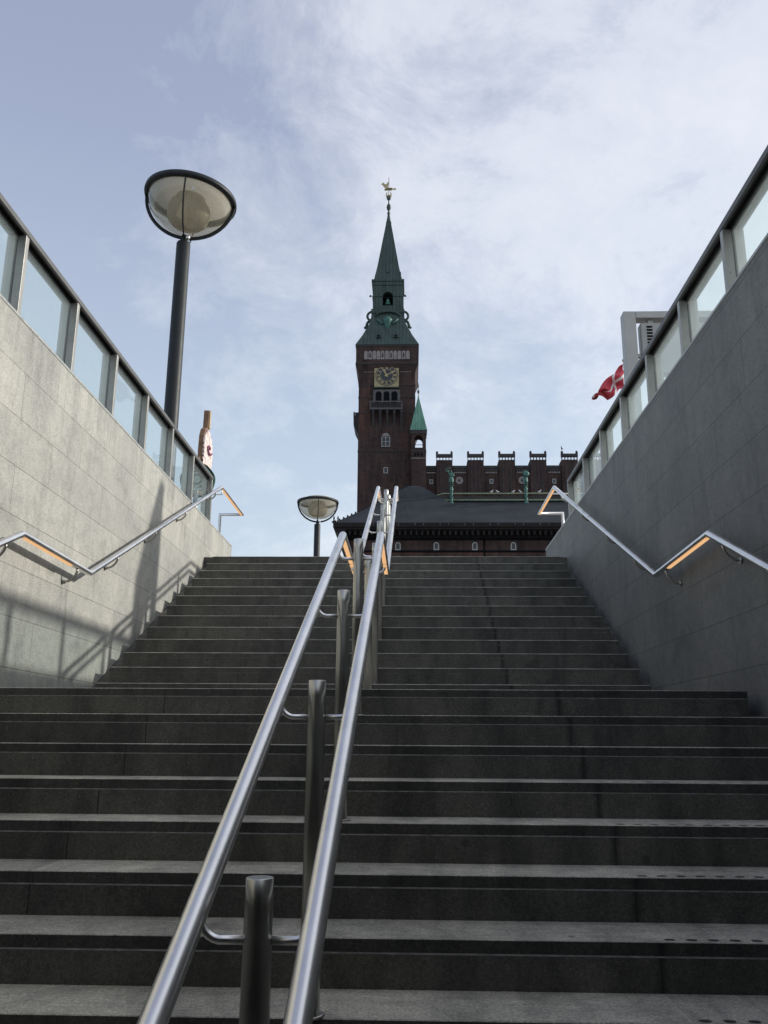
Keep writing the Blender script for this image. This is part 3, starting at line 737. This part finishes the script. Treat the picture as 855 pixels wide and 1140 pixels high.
for k in range(5):
    xx = -6.5 + k * 1.19; b = MB(); b.prism_x([(yf - .01, 51.4), (yf - .01, 54.14), (yf - 1.0, 54.14), (yf - 1.0, 53.7), (yf - .45, 52.6)], xx, xx + .38); b.build('balcony_bracket', M['stone_dk'], T)
b = MB()
for z in (56.7, 58.9, 53.9, 47.0): b.box(TX - TH - .06, TX + TH + .06, yf - .10, TY + TH, z, z + .16)
b.build('string_course', M['stone_dk'], T)
window(T, -4.18, 48.75, 1.45, 1.75, yf); window(T, -4.15, 43.7, .75, 1.05, yf, mull=False); window(T, -4.12, 34.0, .75, 1.05, yf, mull=False)
b = MB(); b.prism_y(arch_poly(-4.85, -3.5, 49.75, 50.3), yf - .06, yf - .001); b.build('window_arch', M['stone'], T)
# oriel on the left flank
b = MB(); b.prism_y([(TX - TH + .01, 50.4), (TX - TH - .35, 51.4), (TX - TH - .95, 52.6), (TX - TH - 1.0, 54.3), (TX - TH - .7, 54.3), (TX - TH - .7, 54.9), (TX - TH + .01, 54.9)], TY - 2.6, TY + 2.6); b.box(TX - TH - 1.0, TX - TH - .75, TY - 2.6, TY - 2.2, 54.3, 55.0); b.build('side_balcony', M['stone_dk'], T)
b = MB(); b.prism_y([(TX + TH - .01, 50.4), (TX + TH + .35, 51.4), (TX + TH + .9, 52.6), (TX + TH + .9, 54.3), (TX + TH - .01, 54.9)], TY - 2.6, TY + 2.6); b.build('side_balcony', M['stone_dk'], T)
# roof, belfry, spire
XC = -4.03
b = MB(); b.frustum(XC, TY, 5.50, 5.50, 66.28, 4.35, 4.35, 68.6); b.frustum(XC, TY, 4.35, 4.35, 68.6, 3.25, 3.25, 71.3); b.frustum(XC, TY, 3.25, 3.25, 71.3, 2.78, 2.78, 73.6)
b.build('roof', M['copper_dk'], T)
for s_ in (-1, 1):
    xx = XC + s_ * 1.5; b = MB(); b.prism_y([(xx - .45, 67.9), (xx + .45, 67.9), (xx + .3, 68.3), (xx, 69.0), (xx - .3, 68.3)], TY - 5.0, TY - 4.0); d = b.build('dormer', M['copper_dk'], T)
    b = MB(); b.box(xx - .22, xx + .22, TY - 5.04, TY - 5.003, 68.0, 68.3); b.build('opening', M['black'], d)
BE = MB()
for z0, z1, h in ((73.6, 74.4, 2.95), (74.4, 79.2, 2.68), (76.9, 77.1, 2.80), (79.2, 79.9, 2.78), (79.9, 80.25, 2.92)):
    if (z0, z1) == (74.4, 79.2):
        for sx in (-1, 1):
            for sy_ in (-1, 1): BE.box(min(XC + sx * .92, XC + sx * h), max(XC + sx * .92, XC + sx * h), min(TY + sy_ * .92, TY + sy_ * h), max(TY + sy_ * .92, TY + sy_ * h), z0, z1)
        for s_ in (-1, 1):
            ya, yb = sorted((TY + s_ * .95, TY + s_ * (h - .05)))
            n = 8; xs = [(.92 * math.cos(math.pi * k / n), .92 * math.sin(math.pi * k / n)) for k in range(n + 1)]
            BE.prism_y([(XC + a, 77.0 + c) for a, c in xs] + [(XC - .92, 79.2), (XC + .92, 79.2)], ya, yb)
            BE.box(XC - .92, XC + .92, ya, yb, 74.4, 75.2)
            xa, xb = sorted((XC + s_ * .95, XC + s_ * (h - .05))); BE.box(xa, xb, TY - .92, TY + .92, 74.4, 79.2)
    elif z0 == 76.9:
        for sx in (-1, 1): BE.box(min(XC + sx * 1.0, XC + sx * h), max(XC + sx * 1.0, XC + sx * h), TY - h, TY + h, z0, z1)
    else: BE.box(XC - h, XC + h, TY - h, TY + h, z0, z1)
BE = BE.build('belfry', M['copper_dk'], T)
b = MB(); b.lathe([(.62, 0), (.55, .12), (.40, .55), (.34, 1.0), (.24, 1.25), (.05, 1.35)], (XC, TY - 1.9, 75.55), 20); b.build('bell', M['bronze'], T)
b = MB(); b.box(XC - .9, XC + .9, TY - 2.2, TY - 1.6, 76.9, 77.15); b.box(XC - .9, XC + .9, TY - .9, TY - .8, 75.2, 78.4); b.build('bell_beam', M['black'], T)
for s_ in (-1, 1):
    b = MB(); xo = XC + s_ * 2.7
    pts = [(xo + s_ * (.0 + .95 * math.sin(a)), TY - 2.2, 74.0 + .9 * math.cos(a) - .7) for a in [k * .35 for k in range(10)]]
    b.tube(pts, .22, 8)
    b.tube([(xo + s_ * .3, TY - 2.2, 72.6), (xo + s_ * .9, TY - 2.3, 72.0), (xo + s_ * 1.15, TY - 2.3, 71.1), (xo + s_ * 1.45, TY - 2.3, 70.9)], .25, 8); b.build('scroll_ornament', M['copper_dk'], T)
    b = MB(); b.lathe([(.0, -.18), (.2, -.1), (.22, .05), (.1, .2), (.0, .25)], (XC + s_ * 3.1, TY - 2.7, 77.0), 10, cap=False); b.build('gargoyle', M['copper_dk'], T)
b = MB(); pts = [(XC + 2.2 * math.sin(a), TY - 3.05, 72.8 + 1.0 * math.cos(a)) for a in [-1.35 + k * .27 for k in range(11)]]; b.tube(pts, .2, 8); b.build('arched_gable', M['copper_dk'], T)
b = MB(); b.lathe([(.1, -1.3), (.45, -1.0), (.5, -.3), (.75, .3), (.85, .8), (.5, 1.25), (.2, 1.5)], (XC, TY - 3.3, 71.2), 14)
for s_ in (-1, 1): b.tube([(XC + s_ * .3, TY - 3.3, 71.6), (XC + s_ * 1.1, TY - 3.4, 71.3), (XC + s_ * 1.8, TY - 3.3, 72.2)], .16, 7)
b.build('dragon_ornament', M['bronze'], T)
b = MB(); b.frustum(XC, TY, 2.55, 2.55, 80.25, 1.95, 1.95, 83.4); b.frustum(XC, TY, 1.95, 1.95, 83.4, .42, .42, 93.5); b.build('spire', M['copper_dk'], T)
b = MB(); b.box(XC + 1.9, XC + 2.35, TY - 2.35, TY + .3, 80.25, 82.0); b.box(XC - .3, XC + .3, TY - 2.35, TY - 1.7, 82.0, 82.9); b.build('spire_dormer', M['copper_dk'], T)
b = MB(); b.lathe([(.52, 0), (.46, .3), (.28, 1.2), (.22, 1.8), (.30, 2.1), (.14, 2.5), (.14, 2.6), (.36, 3.0), (.42, 3.4), (.34, 3.8), (.12, 4.2), (.10, 4.7), (.16, 4.9), (.36, 5.1), (.40, 5.6), (.25, 5.9), (.06, 6.1), (.05, 9.6), (.02, 9.9)], (XC, TY, 93.45), 16); FN = b.build('finial', M['copper_dk'], T)
b = MB()
for k in range(8):
    a = 2 * math.pi * k / 8; b.tube([(XC + .34 * math.cos(a), TY + .34 * math.sin(a), 98.8), (XC + .55 * math.cos(a), TY + .55 * math.sin(a), 99.5), (XC + .42 * math.cos(a), TY + .42 * math.sin(a), 99.95)], .06, 5)
b.build('crown', M['gold'], FN)
b = MB()   # weather vane: cockerel on an arrow
b.prism_y([(-.2, 101.0), (-.9, 101.15), (-1.25, 101.75), (-1.5, 101.8), (-1.2, 102.0), (-1.05, 102.2), (-.8, 101.85), (-.5, 101.75), (-.25, 102.2), (-.05, 102.25), (-.1, 101.7)], TY - .06, TY + .06)
for i in range(len(b.v)): b.v[i].x += XC
b.box(XC - .85, XC + 1.0, TY - .05, TY + .05, 100.62, 100.85); b.prism_y([(XC + 1.0, 100.5), (XC + 1.45, 100.74), (XC + 1.0, 101.0)], TY - .05, TY + .05); b.prism_y([(XC - .8, 100.4), (XC - .1, 100.5), (XC + .5, 100.4), (XC + .7, 101.0), (XC - .6, 101.05)], TY - .05, TY + .049)
b.build('weather_vane', M['gold'], T)

# ---- stair turret at the tower's right corner
U_ = thing('stair_turret', 'slender brick turret with a bright green pointed copper roof beside the clock tower', 'turret', (1.33, 139.6, ZP))
tx, ty, th = 1.33, 138.9, 1.22
b = MB(); b.box(tx - th, tx + th, ty - th, ty + th, ZP, 46.9)
for sx in (-1, 1):
    for s2 in (-1, 1): b.box(min(tx + sx * .66, tx + sx * th), max(tx + sx * .66, tx + sx * th), min(ty + s2 * .66, ty + s2 * th), max(ty + s2 * .66, ty + s2 * th), 46.9, 49.1)

for ya, yb in ((ty - th, ty - th + .35), (ty + th - .35, ty + th)):
    n = 8; b.prism_y([(tx + .66 * math.cos(math.pi * k / n), 48.45 + .64 * math.sin(math.pi * k / n)) for k in range(n + 1)] + [(tx - .66, 49.099), (tx + .66, 49.099)], ya, yb)
b.box(tx - .66, tx + .66, ty - .04, ty + .04, 47.75, 47.83)
b.box(tx - th, tx + th, ty - th, ty + th, 49.1, 49.9); b.build('turret_wall', M['brick'], U_)
b = MB(); b.box(tx - th - .12, tx + th + .12, ty - th - .12, ty + th + .12, 49.3, 49.95); b.build('cornice', M['stone_dk'], U_)
b = MB(); b.box(tx - th - .05, tx + th + .05, ty - th - .05, ty + th + .05, 46.2, 46.5); b.build('sill_course', M['stone_dk'], U_)
b = MB(); b.box(tx - th - .04, tx + th + .04, ty - th - .04, ty - th - .001, 45.0, 45.12); b.build('stone_band', M['stone'], U_)
b = MB()
for k in range(3): b.box(tx - .75 + k * .55, tx - .42 + k * .55, ty - th - .03, ty - th - .002, 45.5, 45.9)
b.build('slit_opening', M['black'], U_)
b = MB(); b.frustum(tx, ty, 1.42, 1.42, 49.95, 1.05, 1.05, 51.7); b.frustum(tx, ty, 1.05, 1.05, 51.7, .10, .10, 56.2)
b.prism_y([(tx - .8, 50.2), (tx + .8, 50.2), (tx, 51.7)], ty - 1.40, ty - .9); b.build('roof', M['copper'], U_)
b = MB(); b.lathe([(.12, 0), (.06, .5), (.06, .8), (.2, 1.05), (.2, 1.3), (.06, 1.5), (.04, 2.0), (.11, 2.1), (.1, 2.3), (.02, 2.8)], (tx, ty, 56.1), 10); b.build('finial', M['copper_dk'], U_)

# ---- crenellated wing
W = thing('town_hall_wing', 'long dark brick wing with a row of battlement turrets right of the clock tower', 'building', (20, 147, ZP))
yw = 140.4; ZW = 44.55
b = MB(); b.box(.80, 58, yw, 156, ZP, ZW - .9); b.build('wall', M['brick'], W)
b = MB(); b.box(2.5, 58.1, yw - .22, 156.1, ZW - .45, ZW); b.box(2.5, 58.1, yw - .12, yw - .001, ZW - .9, ZW - .451); b.build('parapet', M['stone_dk'], W)
for k in range(11):
    x0 = 4.30 + k * 5.2; x1 = x0 + 2.68
    b = MB(); b.box(x0, x1, yw - .5, yw + 2.0, 34.0, 45.45); bt = b.build('battlement', M['brick'], W)
    b = MB()
    for q in range(6): b.box(x0 + .02 + q * .508, x0 + .14 + q * .508, yw - .5, yw - .15, 45.45, 45.95)
    b.box(x0 - .06, x1 + .06, yw - .56, yw - .1, 45.95, 46.5); b.box(x0 - .02, x1 + .02, yw - .53, yw + 2.03, 45.28, 45.449)
    for xx in (x0 - .06, x1 - .30):
        b.box(xx, xx + .36, yw - .56, yw - .2, 46.5, 46.8); b.lathe([(.15, 0), (.2, .10), (.12, .2), (.02, .25)], (xx + .18, yw - .38, 46.8), 8)
    b.build('crown', M['stone_dk'], bt)
    b = MB()
    for q in range(3): b.box(x0 + .55 + q * .66, x0 + .73 + q * .66, yw - .56, yw - .501, 38.0, 44.6)
    b.build('rib', M['stone_dk'], bt)
    if k < 10:
        b = MB()
        for q in range(7): b.box(x1 + .30 + q * .29, x1 + .50 + q * .29, yw - .10, yw - .002, 43.25, 43.5)
        b.build('dentil_course', M['stone'], W)
        if k % 2 == 0:
            b = MB(); c = (x1 + 1.12, 42.0); n = 24
            rs = [[(c[0] + r * math.cos(2 * math.pi * j / n), y, c[1] + r * math.sin(2 * math.pi * j / n)) for j in range(n)] for r, y in ((.62, yw), (.62, yw - .12), (.42, yw - .14), (.38, yw - .06), (.01, yw - .06))]
            b.rings(rs, cap=False, smooth=False); b.cur = 0; md = b.build('medallion', M['stone'], W)
            b = MB(); b.prism_y([(c[0], c[1] - .3), (c[0] + .22, c[1]), (c[0], c[1] + .3), (c[0] - .22, c[1])], yw - .11, yw - .065); b.build('boss', M['stone_dk'], md)
        else: window(W, x1 + 1.25, 41.85, .62, .82, yw, mull=False)
b = MB(); b.box(2.6, 4.2, yw - .10, yw - .002, 43.25, 43.45); b.build('dentil_course', M['stone'], W)
window(W, 3.43, 41.8, .62, .82, yw, mull=False)
# bird figure on the fifth battlement
skin('bird_figure', {'b': (0, 0, .30, .14), 'n': (.02, 0, .52, .07), 'h': (-.03, 0, .64, .08), 'k': (-.16, 0, .62, .03), 't': (.26, 0, .16, .06), 'l': (0, 0, .05, .05)},
     [('b', 'n'), ('n', 'h'), ('h', 'k'), ('b', 't'), ('b', 'l')], M['stone_dk'], None, (25.2, yw - .38, 47.15))
tag(bpy.data.objects['bird_figure'], 'small carved bird figure on the rightmost battlement turret before the wall', 'ornament')

# ---- lower building with the dark roof
L_ = thing('hipped_hall', 'lower brick building with a dark grey hipped roof and deep eaves beyond the stairs', 'building', (8, 100, ZP))
XW0, XW1, YW = -7.2, 45., 96.
b = MB(); b.box(XW0, XW1, YW, 112, ZP, 22.05); b.build('wall', M['brick'], L_)
b = MB(); b.box(XW0 + .0, XW1, YW - .05, YW - .001, 8, 20.35); b.build('red_or_lit_brick_field', M['brick_red'], L_)
b = MB(); b.box(XW0 - .10, XW1, YW - .16, YW - .052, 20.40, 20.58); b.box(XW0 - .12, XW1, YW - .12, YW - .001, 21.75, 22.0); b.build('string_course', M['black'], L_)
# coved, bracketed eaves, front and left
b = MB(); b.prism_x([(YW + .01, 21.9), (YW - .35, 22.25), (YW - .9, 22.55), (YW - 1.35, 22.72), (YW - 1.35, 22.95), (YW + .01, 22.95)], XW0 - .01, XW1)
b.prism_y([(XW0 + .01, 20.2), (XW0 - .35, 21.2), (XW0 - .9, 22.3), (XW0 - 1.3, 22.72), (XW0 - 1.3, 22.95), (XW0 + .01, 22.95)], YW - 1.35, 112)
b.box(XW0 - 1.42, XW1, YW - 1.50, 113.4, 22.95, 23.42); b.build('eaves', M['eaves'], L_)
b = MB()
for k in range(60): b.box(XW0 + .3 + k * .62, XW0 + .52 + k * .62, YW - 1.2, YW - .01, 22.1, 22.6)
b.build('eaves_bracket', M['eaves'], L_)
b = MB()
for k in range(40):
    if k % 3: b.box(XW0 + 1.2 + k * .92, XW0 + 1.30 + k * .92, YW - 1.56, YW - 1.51, 23.1, 23.34)
b.build('gutter_clip', M['stone_mid'], L_)
b = MB(); b.prism_x([(YW - 1.5, 23.42), (YW - 1.3, 23.55), (102.3, 28.0), (112.5, 28.0), (113.4, 23.42)], .5, XW1); RF = b.build('roof', M['slate'], L_)
b = MB(); prof = [(9.05, 9.63, 23.42), (8.75, 9.43, 23.55), (6.3, 6.15, 25.6), (3.5, 2.9, 28.0), (1.8, 1.5, 29.45), (.9, .8, 30.15), (.35, .3, 30.38)]
cx, cyp = .38, 104.1
b.rings([[(cx + sx * hx, cyp + s2 * hy, z) for sx, s2 in ((-1, -1), (1, -1), (1, 1), (-1, 1))] for hx, hy, z in prof], smooth=False)
for sx in (-1,):
    for (h0, k0, z0), (h1, k1, z1) in zip(prof[:-1], prof[1:]):
        n = max(1, int((z1 - z0) / .32))
        for q in range(n):
            f = q / n; b.box(cx + sx * (h0 + (h1 - h0) * f) - .09, cx + sx * (h0 + (h1 - h0) * f) + .09, cyp - (k0 + (k1 - k0) * f) - .09, cyp - (k0 + (k1 - k0) * f) + .09, z0 + (z1 - z0) * f, z0 + (z1 - z0) * f + .16)
b.build('pavilion_roof', M['slate'], L_)
for k in range(5): window(L_, -1.43 + k * 4.29, 21.08, .62, .92, YW - .002, arched=True)
b = MB()
for k in range(24):
    x0 = -6.2 + k * 1.43
    for q in range(8):
        a0, a1 = math.pi * q / 8, math.pi * (q + 1) / 8; r = .55
        b.add([(x0 + r * math.cos(a), YW - .03, 21.05 + r * math.sin(a)) for a in (a0, a1)] + [(x0 + (r - .09) * math.cos(a), YW - .03, 21.05 + (r - .09) * math.sin(a)) for a in (a1, a0)], [(0, 1, 2, 3)])
b.build('blind_arcade', M['brick_red'], L_)
b = MB(); b.tube([(8.2, YW - .12, 19), (8.2, YW - .12, 22.1)], .09, 8); b.build('downpipe', M['black'], L_)
for xx, w in ((-1.6, .5), (7.6, .55), (16.3, .55), (25, .55)):
    b = MB(); b.prism_x([(97.4, 24.55), (97.4, 25.05), (98.6, 25.25)], xx - w / 2, xx + w / 2); s_ = b.build('skylight', M['white_wood'], L_)
    b = MB(); b.box(xx - w / 2 + .08, xx + w / 2 - .08, 97.38, 97.398, 24.62, 24.96); b.build('pane', M['win_glass'], s_)
b = MB(); b.tube([(-.35, 96.5, 24.3), (-.35, 96.5, 25.9)], .035, 6); b.build('vent_pipe', M['stone_dk'], L_)
for xx in (-8.55, -8.1):
    b = MB(); b.lathe([(.12, 0), (.14, .2), (.07, .4), (.11, .6), (.02, .85)], (xx, 94.7, 23.42), 8); b.build('corner_finial', M['stone_dk'], L_)
# parapet rail in pale verdigris
b = MB(); b.tube([(2.35, 102, 28.35), (3.9, 102, 28.88), (45, 102, 28.88)], .085, 6); b.tube([(3.3, 102, 28.05), (45, 102, 28.05)], .12, 6)
b.tube([(3.3, 102, 27.75), (3.3, 102, 28.1)], .08, 6); b.build('roof_railing', M['bronze_pale'], L_)
b = MB(); b.box(3.3, 45, 102.1, 102.5, 28.0, 28.55); b.build('roof_parapet', M['stone_dk'], L_)

# ---- bronze figures on green columns on the roof edge
def figure(x, label, shield):
    t = thing('rooftop_statue', label, 'statue', (x, 101.9, 27.5), 'green bronze figures on the roof edge')
    b = MB(); b.lathe([(.48, 0), (.36, .12), (.15, .4), (.20, .9), (.15, 1.3), (.18, 1.7), (.24, 1.95), (.14, 2.05), (.17, 2.3), (.28, 2.35)], (x, 101.9, 27.5), 14); b.build('column', M['bronze'], t)
    z0 = 29.85
    J = {'pel': (0, 0, .95, .26), 'wst': (0, 0, 1.15, .22), 'chs': (0, 0, 1.42, .30), 'nk': (0, 0, 1.64, .10), 'hd': (.0, -.02, 1.80, .15), 'tp': (0, 0, 1.93, .10),
         'hl': (-.15, 0, .85, .2), 'kl': (-.16, -.04, .45, .15), 'fl': (-.16, 0, .05, .11), 'hr': (.15, 0, .85, .2), 'kr': (.17, -.02, .45, .15), 'fr': (.17, 0, .05, .11),
         'sl': (-.30, 0, 1.48, .14), 'el': (-.50, -.12, 1.55, .11), 'wl': (-.32, -.32, 1.78, .09), 'sr': (.30, 0, 1.48, .14), 'er': (.50, -.06, 1.25, .11), 'wr': (.28, -.28, 1.15, .09)}
    E_ = [('pel', 'wst'), ('wst', 'chs'), ('chs', 'nk'), ('nk', 'hd'), ('hd', 'tp'), ('pel', 'hl'), ('hl', 'kl'), ('kl', 'fl'), ('pel', 'hr'), ('hr', 'kr'), ('kr', 'fr'), ('chs', 'sl'), ('sl', 'el'), ('el', 'wl'), ('chs', 'sr'), ('sr', 'er'), ('er', 'wr')]
    o = skin('figure', J, E_, M['bronze']); o.parent = t; o.location = (0, 0, z0 - 27.5); o.scale = (.70, .8, 1)
    b = MB(); b.lathe([(.27, .42), (.28, .8), (.21, 1.02)], (x, 101.9, z0), 12, cap=False); b.build('skirt', M['bronze'], t)
    if shield:
        b = MB(); b.lathe([(.36, -.03), (.38, 0), (.24, .07), (.04, .1)], (0, 0, 0), 18)
        for i in range(len(b.v)): v = b.v[i]; b.v[i] = Vector((x + .05 + v.x, 101.55 - v.z, z0 + 1.35 + v.y))
        b.build('shield', M['bronze'], t)
    else:
        b = MB(); b.tube([(x - .32, 101.55, z0 + 1.80), (x - .6, 101.5, z0 + 1.62), (x - .66, 101.5, z0 + 1.9), (x - .45, 101.5, z0 + 2.1), (x - .1, 101.5, z0 + 2.05)], .05, 7); b.build('horn', M['bronze'], t)
    return t
figure(4.92, 'green bronze rooftop figure raising a curved horn, left of the two', False)
figure(13.85, 'green bronze rooftop figure with a round shield, right of the two', True)

# ---- gulls resting on the rail
for k, (x, lb) in enumerate(((9.75, 'white gull on the green roof rail, leftmost of the resting gulls'), (10.45, 'white gull on the green roof rail, second from the left'),
                             (12.35, 'white gull on the green roof rail just left of the shield-bearing figure'), (13.2, 'white gull perched beside the column of the shield-bearing figure'), (15.5, 'white gull on the green roof rail, rightmost of the resting gulls'))):
    s_ = -1 if k % 2 else 1
    o = skin('gull', {'b': (0, 0, .16, .09), 'n': (.10 * s_, 0, .26, .05), 'h': (.14 * s_, 0, .33, .06), 'k': (.23 * s_, 0, .32, .018), 't': (-.24 * s_, 0, .12, .03), 'l': (0, 0, .0, .02)},
             [('b', 'n'), ('n', 'h'), ('h', 'k'), ('b', 't'), ('b', 'l')], M['gull'], None, (x, 102, 28.96))
    tag(o, lb, 'gull', 'gulls on the roof rail')

# ------------------------------------------------------------------ sky and sun
sun_dir = Vector((1.0, .25, .49)).normalized()
el = math.asin(sun_dir.z); az = math.atan2(sun_dir.x, sun_dir.y)
sd = bpy.data.lights.new('sun', 'SUN'); sd.energy = 3.6; sd.angle = R_(1.0); sd.color = (1.0, .95, .87)
so = bpy.data.objects.new('sun', sd); COL.objects.link(so); so.location = (20, 10, 20)
so.rotation_euler = (-sun_dir).to_track_quat('-Z', 'Y').to_euler()
w = bpy.data.worlds.new('World'); S.world = w; w.use_nodes = True; nt = w.node_tree; nt.nodes.clear()
class WT(NT):
    def __init__(s, t): s.t = t
q = WT(nt)
out = q.n('ShaderNodeOutputWorld'); bg = q.n('ShaderNodeBackground', None, Strength=.15)
sky = q.n('ShaderNodeTexSky', {'sky_type': 'NISHITA', 'sun_disc': False, 'sun_elevation': el, 'sun_rotation': az, 'air_density': 1.2, 'dust_density': 2.2, 'ozone_density': 1.5, 'altitude': 10})
tc = q.n('ShaderNodeTexCoord').outputs['Generated']
sx = q.n('ShaderNodeSeparateXYZ', None, Vector=tc)
zz = q.math('ADD', q.math('MAXIMUM', sx.outputs[2], 0.), .42)
cv = q.n('ShaderNodeCombineXYZ', None, X=q.math('DIVIDE', sx.outputs[0], zz), Y=q.math('DIVIDE', sx.outputs[1], zz), Z=.37)
n1 = q.noise(q.mapv(cv, (1.0, .9, 1), (3.1, 1.7, 0)), 1.9, 8, .58, .3)
n2 = q.noise(q.mapv(cv, (1.1, 1.0, 1), (7.2, 4.4, 0)), 5.2, 9, .70, .3)
# more cloud towards the upper right (sun side)
bias = q.math('MULTIPLY', sx.outputs[0], .34)
cl = q.math('ADD', q.math('ADD', q.math('MULTIPLY', n1, .48), q.math('MULTIPLY', n2, .56)), bias)
cm = q.ramp(cl, [(.42, (0, 0, 0)), (.52, (.32, .32, .32)), (.62, (.78, .78, .78)), (.76, (1, 1, 1))])
veil = q.ramp(sx.outputs[2], [(0, (5.6, 6.3, 6.9)), (.30, (4.7, 5.4, 6.4)), (.62, (3.2, 3.5, 4.7)), (1, (2.5, 2.7, 3.7))])
base = q.mix(.62, sky.outputs[0], veil)
full = q.mix(q.math('MULTIPLY', cm, .70), base, c4(6.5, 6.7, 7.05))
q.set(bg.inputs[0], full)
nt.links.new(bg.outputs[0], out.inputs[0])

S.view_settings.view_transform = 'Standard'; S.view_settings.look = 'None'; S.view_settings.gamma = 1; S.view_settings.exposure = 0
S.render.engine = 'CYCLES'; S.cycles.max_bounces = 8; S.cycles.transparent_max_bounces = 24; S.cycles.caustics_reflective = False
S.cycles.use_denoising = True
for o in bpy.data.objects:
    if '_o' in o: del o['_o']
